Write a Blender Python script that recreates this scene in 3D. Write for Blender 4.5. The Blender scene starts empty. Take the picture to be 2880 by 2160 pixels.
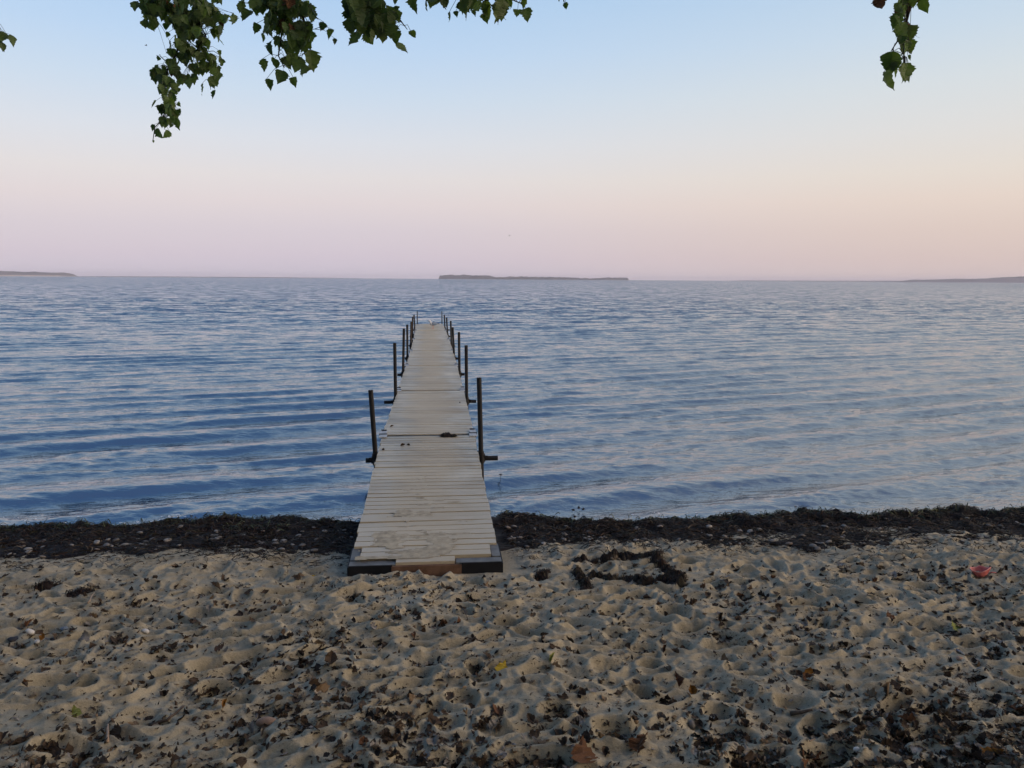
import bpy, bmesh, math, random
import numpy as np
from mathutils import Vector, Matrix

rng = np.random.default_rng(7)
random.seed(7)
S = bpy.context.scene
COL = S.collection

# ------------------------------------------------------------------ camera
CAM_H = 2.25
YAW, PITCH, ROLL = math.radians(6.09), math.radians(7.77), math.radians(0.377)
FPX = 2163.0
cam = bpy.data.cameras.new('camera')
cam.sensor_width = 36.0
cam.lens = 36.0 * FPX / 2880.0
cam.clip_start, cam.clip_end = 0.05, 60000
CAM = bpy.data.objects.new('camera', cam)
COL.objects.link(CAM)
RM = Matrix.Rotation(-YAW, 4, 'Z') @ Matrix.Rotation(math.pi / 2 - PITCH, 4, 'X') @ Matrix.Rotation(ROLL, 4, 'Z')
CAM.matrix_world = Matrix.Translation((0, 0, CAM_H)) @ RM
S.camera = CAM

# ------------------------------------------------------------------ exposure, world, sun
S.view_settings.view_transform = 'Standard'
S.view_settings.look = 'None'
S.view_settings.exposure = 0.0
S.view_settings.gamma = 1.0
S.view_settings.use_curve_mapping = False


def lin(c):
    return tuple(((v / 255) / 12.92 if v / 255 <= 0.04045 else ((v / 255 + 0.055) / 1.055) ** 2.4) for v in c) + (1,)


W = bpy.data.worlds.new('World')
S.world = W
W.use_nodes = True
nt = W.node_tree
nt.nodes.clear()


def N(t, typ, **kw):
    n = t.nodes.new(typ)
    for k, v in kw.items():
        setattr(n, k, v)
    return n


def ramp(node, stops, interp='LINEAR'):
    cr = node.color_ramp
    cr.interpolation = interp
    while len(cr.elements) > 1:
        cr.elements.remove(cr.elements[0])
    cr.elements[0].position = stops[0][0]
    cr.elements[0].color = stops[0][1]
    for p, c in stops[1:]:
        e = cr.elements.new(p)
        e.color = c


def elev(stops):
    return [(math.sin(math.radians(a)), c) for a, c in stops]


tc = N(nt, 'ShaderNodeTexCoord')
sx = N(nt, 'ShaderNodeSeparateXYZ')
nt.links.new(tc.outputs['Generated'], sx.inputs[0])
rc = N(nt, 'ShaderNodeValToRGB')
ramp(rc, elev([(0, lin((200, 193, 208))), (1.5, lin((204, 193, 207))), (3.4, lin((209, 198, 208))),
               (5.3, lin((219, 207, 210))), (7.0, lin((221, 214, 215))), (9.5, lin((214, 217, 225))),
               (12.5, lin((199, 214, 231))), (15.5, lin((184, 208, 235))), (19, lin((169, 200, 233))),
               (28, lin((134, 174, 216))), (45, lin((88, 130, 186))), (90, lin((96, 130, 186)))]))
rw = N(nt, 'ShaderNodeValToRGB')
ramp(rw, elev([(0, lin((209, 191, 189))), (1.5, lin((211, 191, 187))), (3.4, lin((217, 197, 189))),
               (5.3, lin((225, 207, 196))), (7.0, lin((225, 214, 204))), (9.5, lin((220, 217, 214))),
               (12.5, lin((212, 218, 221))), (15.5, lin((199, 214, 227))), (19, lin((184, 207, 229))),
               (28, lin((190, 204, 218))), (45, lin((140, 158, 188))), (90, lin((96, 130, 186)))]))
mr = N(nt, 'ShaderNodeMapRange')
mr.interpolation_type = 'SMOOTHSTEP'
mr.inputs['From Min'].default_value = -0.15
mr.inputs['From Max'].default_value = 0.72
nt.links.new(sx.outputs['X'], mr.inputs['Value'])
mixw = N(nt, 'ShaderNodeMix', data_type='RGBA')
nt.links.new(sx.outputs['Z'], rc.inputs[0])
nt.links.new(sx.outputs['Z'], rw.inputs[0])
nt.links.new(mr.outputs[0], mixw.inputs[0])
nt.links.new(rc.outputs[0], mixw.inputs[6])
nt.links.new(rw.outputs[0], mixw.inputs[7])
bg1 = N(nt, 'ShaderNodeBackground')
bg1.inputs[1].default_value = 1.02
nt.links.new(mixw.outputs[2], bg1.inputs[0])
# afterglow round the place where the sun went down, well right of the view
SUN_EL, SUN_AZ = 8.0, 122.0            # degrees; azimuth measured clockwise from the line of the jetty
dotn = N(nt, 'ShaderNodeVectorMath', operation='DOT_PRODUCT')
nt.links.new(tc.outputs['Generated'], dotn.inputs[0])
dotn.inputs[1].default_value = (math.sin(math.radians(SUN_AZ)) * .97, math.cos(math.radians(SUN_AZ)) * .97, -.30)
glow = N(nt, 'ShaderNodeMapRange')
glow.interpolation_type = 'SMOOTHSTEP'
glow.inputs['From Min'].default_value = 0.14
glow.inputs['From Max'].default_value = 1.0
glow.inputs['To Min'].default_value = 0.0
glow.inputs['To Max'].default_value = 4.6
nt.links.new(dotn.outputs['Value'], glow.inputs['Value'])
bg3 = N(nt, 'ShaderNodeBackground')
bg3.inputs[0].default_value = (1.0, 0.74, 0.50, 1)
nt.links.new(glow.outputs[0], bg3.inputs[1])
sky = N(nt, 'ShaderNodeTexSky', sky_type='NISHITA')
sky.sun_disc = False
sky.sun_elevation = math.radians(SUN_EL)
sky.sun_rotation = math.radians(SUN_AZ)
bg2 = N(nt, 'ShaderNodeBackground')
bg2.inputs[1].default_value = 0.012
nt.links.new(sky.outputs[0], bg2.inputs[0])
ad = N(nt, 'ShaderNodeAddShader')
nt.links.new(bg1.outputs[0], ad.inputs[0])
nt.links.new(bg2.outputs[0], ad.inputs[1])
wo = N(nt, 'ShaderNodeOutputWorld')
ad2 = N(nt, 'ShaderNodeAddShader')
nt.links.new(ad.outputs[0], ad2.inputs[0])
nt.links.new(bg3.outputs[0], ad2.inputs[1])
nt.links.new(ad2.outputs[0], wo.inputs[0])

sl = bpy.data.lights.new('sun', 'SUN')
sl.energy = 0.15
sl.angle = math.radians(40)
sl.color = (1.0, 0.82, 0.66)
SUN = bpy.data.objects.new('sun', sl)
COL.objects.link(SUN)
az, el = math.radians(SUN_AZ), math.radians(SUN_EL + 10)
sd = Vector((math.sin(az) * math.cos(el), math.cos(az) * math.cos(el), math.sin(el)))
SUN.rotation_euler = (-sd).to_track_quat('-Z', 'Y').to_euler()
SUN.location = (20, -20, 20)

# ------------------------------------------------------------------ helpers
R3 = np.array(RM.to_3x3())


def ray(x, y):
    return R3 @ np.array([(x - 1440) / FPX, -(y - 1080) / FPX, -1.0])


def ground(x, y, z=0.0):
    d = ray(x, y)
    t = (z - CAM_H) / d[2]
    return d[0] * t, d[1] * t


def atdepth(x, y, D):
    d = ray(x, y)
    t = D / d[1]
    return np.array([d[0] * t, D, CAM_H + d[2] * t])


def tag(o, label=None, cat=None, group=None, kind=None):
    if label: o['label'] = label
    if cat: o['category'] = cat
    if group: o['group'] = group
    if kind: o['kind'] = kind
    return o


def link(name, me, mat=None, parent=None, smooth=False):
    o = bpy.data.objects.new(name, me)
    COL.objects.link(o)
    if mat is not None:
        for m in (mat if isinstance(mat, (list, tuple)) else [mat]):
            me.materials.append(m)
    if parent is not None:
        o.parent = parent
    if smooth:
        me.polygons.foreach_set('use_smooth', [True] * len(me.polygons))
    return o


def empty(name, loc=(0, 0, 0)):
    o = bpy.data.objects.new(name, None)
    o.location = loc
    o.empty_display_size = 0.2
    COL.objects.link(o)
    return o


def mesh_np(name, V, F, mats=None):
    """V (n,3) float, F (m,k) int with k constant"""
    me = bpy.data.meshes.new(name)
    V = np.asarray(V, dtype=np.float32)
    F = np.asarray(F, dtype=np.int32)
    k = F.shape[1]
    me.vertices.add(len(V))
    me.vertices.foreach_set('co', V.ravel())
    me.loops.add(F.size)
    me.loops.foreach_set('vertex_index', F.ravel())
    me.polygons.add(len(F))
    me.polygons.foreach_set('loop_start', np.arange(0, F.size, k, dtype=np.int32))
    if mats is not None:
        me.polygons.foreach_set('material_index', np.asarray(mats, dtype=np.int32))
    me.update(calc_edges=True)
    me.validate()
    return me


def gridfaces(nr, nc):
    i = np.arange(nr - 1)[:, None] * nc + np.arange(nc - 1)[None, :]
    return np.stack([i, i + 1, i + 1 + nc, i + nc], -1).reshape(-1, 4)


class MB:
    """collects plain shapes into one mesh"""
    def __init__(s):
        s.v, s.f, s.m = [], [], []

    def add(s, v, f, m=0):
        b = len(s.v)
        s.v += [tuple(p) for p in v]
        s.f += [tuple(i + b for i in q) for q in f]
        s.m += [m] * len(f)

    def box(s, c, d, rot=None, m=0):
        x, y, z = d[0] / 2, d[1] / 2, d[2] / 2
        v = [Vector(p) for p in ((-x, -y, -z), (x, -y, -z), (x, y, -z), (-x, y, -z), (-x, -y, z), (x, -y, z), (x, y, z), (-x, y, z))]
        if rot is not None:
            v = [rot @ p for p in v]
        s.add([p + Vector(c) for p in v], [(3, 2, 1, 0), (4, 5, 6, 7), (0, 1, 5, 4), (1, 2, 6, 5), (2, 3, 7, 6), (3, 0, 4, 7)], m)

    def tube(s, pts, rad, n=8, cap=True, m=0):
        pts = [Vector(p) for p in pts]
        rad = rad if isinstance(rad, (list, tuple)) else [rad] * len(pts)
        v, f = [], []
        up = None
        for i, p in enumerate(pts):
            t = (pts[min(i + 1, len(pts) - 1)] - pts[max(i - 1, 0)]).normalized()
            if up is None:
                up = t.orthogonal().normalized()
            a = (up - t * up.dot(t)).normalized()
            up = a
            b = t.cross(a)
            for k in range(n):
                w = 2 * math.pi * k / n
                v.append(p + (a * math.cos(w) + b * math.sin(w)) * rad[i])
        for i in range(len(pts) - 1):
            for k in range(n):
                q = (k + 1) % n
                f.append((i * n + k, i * n + q, (i + 1) * n + q, (i + 1) * n + k))
        if cap:
            f.append(tuple(range(n - 1, -1, -1)))
            f.append(tuple((len(pts) - 1) * n + k for k in range(n)))
        s.add(v, f, m)

    def mesh(s, name):
        me = bpy.data.meshes.new(name)
        me.from_pydata(s.v, [], s.f)
        me.polygons.foreach_set('material_index', s.m)
        me.update()
        return me

    def build(s, name, mat, parent=None, smooth=False):
        return link(name, s.mesh(name), mat, parent, smooth)


def vnoise(x, y, seed=0, scale=1.0):
    """smooth value noise in -1..1"""
    x = x / scale + 1000.37
    y = y / scale + 1000.91
    xi, yi = np.floor(x).astype(np.int64), np.floor(y).astype(np.int64)
    fx, fy = x - xi, y - yi
    fx, fy = fx * fx * fx * (fx * (fx * 6 - 15) + 10), fy * fy * fy * (fy * (fy * 6 - 15) + 10)

    def h(a, b):
        n = (a * 374761393 + b * 668265263 + seed * 982451653) & 0xffffffff
        n = ((n ^ (n >> 13)) * 1274126177) & 0xffffffff
        return ((n ^ (n >> 16)) & 0xffff) / 32767.5 - 1.0
    return (h(xi, yi) * (1 - fx) + h(xi + 1, yi) * fx) * (1 - fy) + (h(xi, yi + 1) * (1 - fx) + h(xi + 1, yi + 1) * fx) * fy


# ------------------------------------------------------------------ materials
def mat(name, color, rough=0.8, spec=0.3, metallic=0.0):
    m = bpy.data.materials.new(name)
    m.use_nodes = True
    b = m.node_tree.nodes['Principled BSDF']
    b.inputs['Base Color'].default_value = tuple(color) + (1,)
    b.inputs['Roughness'].default_value = rough
    b.inputs['Specular IOR Level'].default_value = spec
    b.inputs['Metallic'].default_value = metallic
    return m, m.node_tree, b


def noise(t, scale, detail=4, rough=0.55, vec=None, coord='Object', stretch=None, dist=0.0):
    n = N(t, 'ShaderNodeTexNoise')
    n.inputs['Scale'].default_value = scale
    n.inputs['Detail'].default_value = detail
    n.inputs['Roughness'].default_value = rough
    n.inputs['Distortion'].default_value = dist
    if vec is None:
        c = N(t, 'ShaderNodeTexCoord')
        vec = c.outputs[coord]
        if stretch is not None:
            mp = N(t, 'ShaderNodeMapping')
            mp.inputs['Scale'].default_value = stretch[:3]
            if len(stretch) > 3:
                mp.inputs['Rotation'].default_value[2] = stretch[3]
            t.links.new(vec, mp.inputs[0])
            vec = mp.outputs[0]
    t.links.new(vec, n.inputs['Vector'])
    return n


def cramp(t, src, stops, interp='LINEAR'):
    r = N(t, 'ShaderNodeValToRGB')
    ramp(r, [(p, tuple(c) + (1,) if len(c) == 3 else c) for p, c in stops], interp)
    t.links.new(src, r.inputs[0])
    return r


def mixc(t, fac, a, b, mode='MIX'):
    x = N(t, 'ShaderNodeMix', data_type='RGBA')
    x.blend_type = mode
    for s, v in ((0, fac), (6, a), (7, b)):
        if isinstance(v, (int, float)):
            x.inputs[s].default_value = v
        elif isinstance(v, (tuple, list)):
            x.inputs[s].default_value = tuple(v) + (1,) if len(v) == 3 else v
        else:
            t.links.new(v, x.inputs[s])
    return x.outputs[2]


def bump(t, b, src, strength=0.5, dist=0.01, prev=None):
    n = N(t, 'ShaderNodeBump')
    n.inputs['Strength'].default_value = strength
    n.inputs['Distance'].default_value = dist
    t.links.new(src, n.inputs['Height'])
    if prev is not None:
        t.links.new(prev, n.inputs['Normal'])
    t.links.new(n.outputs[0], b.inputs['Normal'])
    return n.outputs[0]


def math_node(t, op, a, b=None):
    n = N(t, 'ShaderNodeMath', operation=op)
    for i, v in enumerate((a, b)):
        if v is None: continue
        if isinstance(v, (int, float)): n.inputs[i].default_value = v
        else: t.links.new(v, n.inputs[i])
    return n.outputs[0]


# sand
M_SAND, t, b = mat('sand', (0.36, 0.28, 0.19), 0.95, 0.1)
n1 = noise(t, 2.2, 5)
n2 = noise(t, 45, 3)
n3 = noise(t, 260, 2)
n4 = noise(t, 28, 3, 0.7)
c = cramp(t, n1.outputs[0], [(0.3, (0.268, 0.236, 0.170)), (0.7, (0.358, 0.319, 0.238))]).outputs[0]
c = mixc(t, 0.35, c, cramp(t, n2.outputs[0], [(0.3, (0.62, 0.6, 0.58)), (0.7, (1.15, 1.15, 1.15))]).outputs[0], 'MULTIPLY')
c = mixc(t, 0.5, c, cramp(t, n3.outputs[0], [(0.3, (0.62, 0.6, 0.58)), (0.65, (1.2, 1.2, 1.2))]).outputs[0], 'MULTIPLY')
n5 = noise(t, 3.5, 3, 0.6)
n6 = noise(t, 75, 3, 0.7, stretch=(0.6, 1.3, 1, 0.5))
cl = math_node(t, 'MULTIPLY', math_node(t, 'SUBTRACT', n5.outputs[0], 0.5), 0.45)
s1 = cramp(t, math_node(t, 'ADD', n4.outputs[0], cl), [(0.68, (0, 0, 0)), (0.71, (1, 1, 1))]).outputs[0]
s2 = cramp(t, math_node(t, 'ADD', n6.outputs[0], cl), [(0.645, (0, 0, 0)), (0.68, (1, 1, 1))]).outputs[0]
speck = mixc(t, 1.0, s1, s2, 'LIGHTEN')
c = mixc(t, math_node(t, 'MULTIPLY', speck, 0.8), c, (0.045, 0.033, 0.025))
t.links.new(c, b.inputs['Base Color'])
p = bump(t, b, noise(t, 60, 4, 0.65).outputs[0], 0.55, 0.012)
bump(t, b, n3.outputs[0], 0.35, 0.004, p)

# water
M_WATER, t, b = mat('water', (0.006, 0.022, 0.050), 0.025, 0.5)
b.inputs['IOR'].default_value = 3.4
TH = math.radians(-12.0)
w1 = noise(t, 1.0, 3, 0.6, stretch=(0.9, 2.6, 1, TH), dist=0.3)
w2 = noise(t, 1.0, 4, 0.65, stretch=(3.0, 8.5, 1, TH), dist=0.4)
w3 = noise(t, 1.0, 3, 0.6, stretch=(14, 34, 1, TH))
geo = N(t, 'ShaderNodeCameraData')
p = bump(t, b, w3.outputs[0], 0.30, 0.010)
p = bump(t, b, w2.outputs[0], 0.45, 0.035, p)
far = N(t, 'ShaderNodeTexCoord')
sp = N(t, 'ShaderNodeSeparateXYZ')
t.links.new(far.outputs['Object'], sp.inputs[0])
fm = N(t, 'ShaderNodeMapRange')
fm.inputs['From Min'].default_value = 9
fm.inputs['From Max'].default_value = 55
t.links.new(sp.outputs['Y'], fm.inputs['Value'])
# beyond the modelled waves the facets of the chop tilt the surface normal
fn = noise(t, 1.0, 5, 0.75, stretch=(0.6, 1.1, 1, TH))


def facets(col, lo, hi, s0, s1, xs):
    """noise to surface tilt: mostly flat water with short steeper faces turned to the beach"""
    sp_ = N(t, 'ShaderNodeSeparateColor')
    t.links.new(col, sp_.inputs[0])
    my = N(t, 'ShaderNodeMapRange')
    my.inputs['From Min'].default_value = lo
    my.inputs['From Max'].default_value = hi
    my.inputs['To Min'].default_value = s0
    my.inputs['To Max'].default_value = s1
    t.links.new(sp_.outputs[1], my.inputs['Value'])
    mx = math_node(t, 'MULTIPLY', math_node(t, 'SUBTRACT', sp_.outputs[0], 0.5), xs)
    cb = N(t, 'ShaderNodeCombineXYZ')
    t.links.new(mx, cb.inputs[0])
    t.links.new(my.outputs[0], cb.inputs[1])
    return cb


sc = facets(fn.outputs['Color'], .36, .555, -.60, -.02, .5)
sc2 = N(t, 'ShaderNodeVectorMath', operation='SCALE')
t.links.new(sc.outputs[0], sc2.inputs[0])
t.links.new(math_node(t, 'MULTIPLY', fm.outputs[0], 1.0), sc2.inputs['Scale'])
# short wind ripples, everywhere
f3 = facets(noise(t, 1.0, 4, 0.65, stretch=(3.0, 8.5, 1, TH), dist=0.2).outputs['Color'], .36, .60, -.085, .11, .14)
ad0 = N(t, 'ShaderNodeVectorMath', operation='ADD')
t.links.new(p, ad0.inputs[0])
t.links.new(f3.outputs[0], ad0.inputs[1])
ad = N(t, 'ShaderNodeVectorMath', operation='ADD')
t.links.new(ad0.outputs[0], ad.inputs[0])
t.links.new(sc2.outputs[0], ad.inputs[1])
nn_ = N(t, 'ShaderNodeVectorMath', operation='NORMALIZE')
t.links.new(ad.outputs[0], nn_.inputs[0])
t.links.new(nn_.outputs[0], b.inputs['Normal'])

# seaweed
M_WEED, t, b = mat('seaweed', (0.012, 0.009, 0.008), 0.7, 0.2)
g = N(t, 'ShaderNodeNewGeometry')
c = cramp(t, g.outputs['Random Per Island'], [(0.0, (0.007, 0.005, 0.005)), (0.5, (0.018, 0.012, 0.009)), (0.75, (0.042, 0.022, 0.014)),
                                              (0.86, (0.02, 0.022, 0.01)), (0.95, (0.055, 0.042, 0.028)), (1, (0.12, 0.095, 0.065))]).outputs[0]
t.links.new(c, b.inputs['Base Color'])
M_WEEDG, t, b = mat('green_seaweed', (0.03, 0.045, 0.012), 0.6, 0.3)
g = N(t, 'ShaderNodeNewGeometry')
t.links.new(cramp(t, g.outputs['Random Per Island'], [(0, (0.008, 0.012, 0.005)), (0.6, (0.03, 0.04, 0.014)), (1, (0.10, 0.11, 0.05))]).outputs[0], b.inputs['Base Color'])

# pebbles
M_PEB, t, b = mat('pebble', (0.3, 0.28, 0.26), 0.7, 0.3)
oi = N(t, 'ShaderNodeObjectInfo')
c = cramp(t, oi.outputs['Random'], [(0, (0.09, 0.077, 0.068)), (0.4, (0.155, 0.14, 0.125)), (0.8, (0.24, 0.222, 0.20)), (1, (0.17, 0.125, 0.095))]).outputs[0]
c = mixc(t, 0.5, c, cramp(t, noise(t, 40, 4).outputs[0], [(0.3, (0.5, 0.5, 0.5)), (0.7, (1.15, 1.15, 1.15))]).outputs[0], 'MULTIPLY')
t.links.new(c, b.inputs['Base Color'])


def tinted(name, col, rough=0.75, var=0.5, scale=30, spec=0.25):
    m, t, b = mat(name, col, rough, spec)
    lo = tuple(v * (1 - var) for v in col)
    hi = tuple(v * (1 + var * 0.7) for v in col)
    t.links.new(cramp(t, noise(t, scale, 4).outputs[0], [(0.32, lo), (0.68, hi)]).outputs[0], b.inputs['Base Color'])
    return m


M_PWHITE = tinted('white_stone', (0.55, 0.53, 0.50))
M_PBLUE = tinted('blue_stone', (0.13, 0.16, 0.20))
M_PDARK = tinted('dark_stone', (0.03, 0.03, 0.035))
M_PRED = tinted('red_stone', (0.30, 0.19, 0.13))
M_BALL = tinted('brown_ball', (0.13, 0.105, 0.075))

# dead leaf colours
LEAFC = {'dark': (0.062, 0.043, 0.030), 'black': (0.028, 0.021, 0.017), 'rust': (0.105, 0.052, 0.028), 'tan': (0.15, 0.105, 0.066),
         'grey': (0.22, 0.20, 0.18), 'yellow': (0.42, 0.30, 0.04), 'lime': (0.25, 0.27, 0.08), 'orange': (0.25, 0.115, 0.028)}
M_LEAF = {k: tinted(k + '_leaf', v, 0.8, 0.55, 55, 0.15) for k, v in LEAFC.items()}

# live leaves
def live(name, c1, c2):
    m, t, b = mat(name, c1, 0.55, 0.35)
    g = N(t, 'ShaderNodeNewGeometry')
    c = cramp(t, g.outputs['Random Per Island'], [(0, c1), (1, c2)]).outputs[0]
    c = mixc(t, math_node(t, 'MULTIPLY', g.outputs['Backfacing'], 0.35), c, (0.10, 0.13, 0.10))
    c = mixc(t, 0.55, c, cramp(t, noise(t, 45, 4).outputs[0], [(0.3, (0.55, 0.55, 0.5)), (0.7, (1.2, 1.2, 1.1))]).outputs[0], 'MULTIPLY')
    t.links.new(c, b.inputs['Base Color'])
    tr = N(t, 'ShaderNodeBsdfTranslucent')
    t.links.new(mixc(t, 1.0, c, (1.5, 1.7, 0.5), 'MULTIPLY'), tr.inputs[0])
    ms = N(t, 'ShaderNodeMixShader')
    ms.inputs[0].default_value = 0.38
    t.links.new(b.outputs[0], ms.inputs[1])
    t.links.new(tr.outputs[0], ms.inputs[2])
    t.links.new(ms.outputs[0], t.nodes['Material Output'].inputs[0])
    return m


M_GREEN = live('green_leaf', (0.036, 0.070, 0.032), (0.115, 0.165, 0.06))
M_DRY = tinted('dry_leaf', (0.12, 0.06, 0.03), 0.8, 0.6, 60)
M_TWIG = tinted('twig_bark', (0.03, 0.025, 0.02), 0.9, 0.4, 60)
M_BARK = tinted('tree_bark', (0.12, 0.11, 0.09), 0.95, 0.6, 8)

# jetty
M_WOOD, t, b = mat('weathered_wood', (0.3, 0.26, 0.2), 0.55, 0.45)
g = N(t, 'ShaderNodeNewGeometry')
c = cramp(t, g.outputs['Random Per Island'], [(0, (0.32, 0.296, 0.238)), (0.5, (0.41, 0.38, 0.302)), (1, (0.48, 0.442, 0.352))]).outputs[0]
gr = noise(t, 1.0, 6, 0.65, stretch=(5, 110, 60))
c = mixc(t, 0.75, c, cramp(t, gr.outputs[0], [(0.3, (0.55, 0.52, 0.5)), (0.62, (1.12, 1.12, 1.12))]).outputs[0], 'MULTIPLY')
st = noise(t, 1.7, 5, 0.6)
c = mixc(t, 0.75, c, cramp(t, st.outputs[0], [(0.35, (0.62, 0.59, 0.55)), (0.65, (1.12, 1.1, 1.06))]).outputs[0], 'MULTIPLY')
# tracked-in sand dust wears the middle of the walkway browner
co = N(t, 'ShaderNodeTexCoord')
sp = N(t, 'ShaderNodeSeparateXYZ')
t.links.new(co.outputs['Object'], sp.inputs[0])
ax = math_node(t, 'ABSOLUTE', math_node(t, 'ADD', sp.outputs['X'], math_node(t, 'MULTIPLY', math_node(t, 'SUBTRACT', st.outputs[0], 0.5), 0.8)))
dm = N(t, 'ShaderNodeMapRange')
dm.interpolation_type = 'SMOOTHSTEP'
dm.inputs['From Min'].default_value = 0.42
dm.inputs['From Max'].default_value = 0.10
t.links.new(ax, dm.inputs['Value'])
dn = N(t, 'ShaderNodeMapRange')
dn.interpolation_type = 'SMOOTHSTEP'
dn.inputs['From Min'].default_value = 8.4
dn.inputs['From Max'].default_value = 5.8
t.links.new(sp.outputs['Y'], dn.inputs['Value'])
dust = math_node(t, 'MAXIMUM', math_node(t, 'MULTIPLY', dm.outputs[0], 0.55), math_node(t, 'MULTIPLY', dn.outputs[0], 0.72))
c = mixc(t, dust, c, (0.425, 0.362, 0.262))
t.links.new(c, b.inputs['Base Color'])
rr = N(t, 'ShaderNodeMapRange')
rr.inputs['To Min'].default_value = 0.42
rr.inputs['To Max'].default_value = 0.8
t.links.new(dm.outputs[0], rr.inputs['Value'])
t.links.new(rr.outputs[0], b.inputs['Roughness'])
bump(t, b, gr.outputs[0], 0.35, 0.004)
M_BOARD = tinted('front_board', (0.13, 0.075, 0.05), 0.8, 0.4, 12)
M_STEEL = tinted('dark_steel', (0.009, 0.009, 0.010), 0.6, 0.4, 14, 0.25)
M_RUSTY = tinted('rusty_steel', (0.022, 0.014, 0.010), 0.7, 0.5, 14, 0.4)
M_GALV = tinted('galvanised_steel', (0.32, 0.33, 0.34), 0.45, 0.3, 20, 0.5)
M_PAINT = tinted('dull_black_plate', (0.007, 0.008, 0.011), 0.7, 0.4, 9, 0.25)
M_PLATE = tinted('worn_grey_plate', (0.12, 0.12, 0.115), 0.6, 0.35, 14, 0.4)

# ------------------------------------------------------------------ sand
def beach_base(x, y):
    z = np.where(y < 5.2, 0.185 + 0.088 * (5.2 - y), 0.185 - 0.092 * (y - 5.2))
    z = np.where(y > 6.5, z - 0.22 * (y - 6.5), z)
    z = np.where(y < -4, 0.185 + 0.088 * 9.2 + 0.05 * (-4 - y), z)
    return np.maximum(z, -1.2)


def axis(lo, f0, f1, hi, step, g=1.12):
    fine = np.arange(f0, f1 + step * .5, step)
    out, s, v = [], step, f0
    while v > lo:
        s *= g
        v -= s
        out.append(v)
    a = out[::-1]
    out, s, v = [], step, fine[-1]
    while v < hi:
        s *= g
        v += s
        out.append(v)
    return np.array(a + list(fine) + out), len(a), len(fine)


XS, xo, xn = axis(-70, -4.6, 6.4, 70, 0.0095)
YS, yo, yn = axis(-60, 2.15, 6.6, 40, 0.0088)
XX, YY = np.meshgrid(XS, YS)
ZZ = beach_base(XX, YY)
near = np.clip((6.25 - YY) / 0.55, 0, 1) * np.clip((YY + 30) / 5, 0, 1)
warp = vnoise(XX, YY, 5, 0.35) * 0.09
ZZ += near * (0.028 * vnoise(XX, YY, 1, 0.7) + 0.014 * vnoise(XX + warp, YY, 2, 0.33) + 0.015 * vnoise(XX, YY + warp, 3, 0.15)
              + 0.020 * (0.5 - np.abs(vnoise(XX * .48 + warp, YY + warp, 7, 0.14))) + 0.012 * (0.5 - np.abs(vnoise(XX + warp * .5, YY, 8, 0.085)))
              + 0.0065 * vnoise(XX, YY, 4, 0.055) + 0.004 * vnoise(XX, YY, 6, 0.026))
# trampled footprints: many overlapping bowls with pushed-up rims
D = np.zeros_like(ZZ)
RIM = np.zeros_like(ZZ)
for i in range(2800):
    cx, cy = rng.uniform(-4.4, 6.2), rng.uniform(2.2, 6.25)
    L, Wd = 0.110 * math.exp(rng.normal(-.15, .33)), 0.056 * math.exp(rng.normal(-.12, .26))
    a = rng.normal(0.15, 0.40)
    dep = rng.uniform(0.5, 1.3) * min(Wd, .070) * (0.65 if cy > 5.3 else 1.0)
    rr_ = L * 1.9
    i0, i1 = np.searchsorted(YS, cy - rr_), np.searchsorted(YS, cy + rr_)
    j0, j1 = np.searchsorted(XS, cx - rr_), np.searchsorted(XS, cx + rr_)
    x, y = XX[i0:i1, j0:j1] - cx, YY[i0:i1, j0:j1] - cy
    x = x + warp[i0:i1, j0:j1] * 0.5
    u, v = x * math.cos(a) + y * math.sin(a), -x * math.sin(a) + y * math.cos(a)
    r = np.sqrt((u / L) ** 2 + (v / Wd) ** 2)
    bowl = -dep * np.clip(1 - r ** 2.2, 0, 1)
    D[i0:i1, j0:j1] = np.minimum(D[i0:i1, j0:j1] * 0.8, bowl)
    rim = dep * 0.40 * np.exp(-((r - 1.12) / 0.24) ** 2)
    RIM[i0:i1, j0:j1] = np.maximum(RIM[i0:i1, j0:j1] * np.clip(r - 0.2, 0, 1), rim)
ZZ += near * (D + RIM)
# flatten under the jetty foot
foot = np.clip(1 - np.maximum(np.abs(XX) - 0.62, 0) / 0.15, 0, 1) * np.clip(1 - np.maximum(5.24 - YY, 0) / 0.06, 0, 1)
ZZ = ZZ * (1 - foot) + np.minimum(ZZ, beach_base(XX, YY) - 0.01) * foot
me = mesh_np('beach_sand', np.stack([XX, YY, ZZ], -1).reshape(-1, 3), gridfaces(len(YS), len(XS)))
tag(link('sand', me, M_SAND, smooth=True), kind='structure')


def sand_z(x, y):
    x, y = np.asarray(x, float), np.asarray(y, float)
    i = np.clip(np.searchsorted(YS, y) - 1, 0, len(YS) - 2)
    j = np.clip(np.searchsorted(XS, x) - 1, 0, len(XS) - 2)
    fy = (y - YS[i]) / (YS[i + 1] - YS[i])
    fx = (x - XS[j]) / (XS[j + 1] - XS[j])
    return (ZZ[i, j] * (1 - fx) + ZZ[i, j + 1] * fx) * (1 - fy) + (ZZ[i + 1, j] * (1 - fx) + ZZ[i + 1, j + 1] * fx) * fy


def on_sand(px, py):
    """where a sight line meets the beach"""
    z = 0.3
    for _ in range(7):
        x, y = ground(px, py, z)
        z = float(sand_z(x, y))
    return x, y, z


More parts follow.
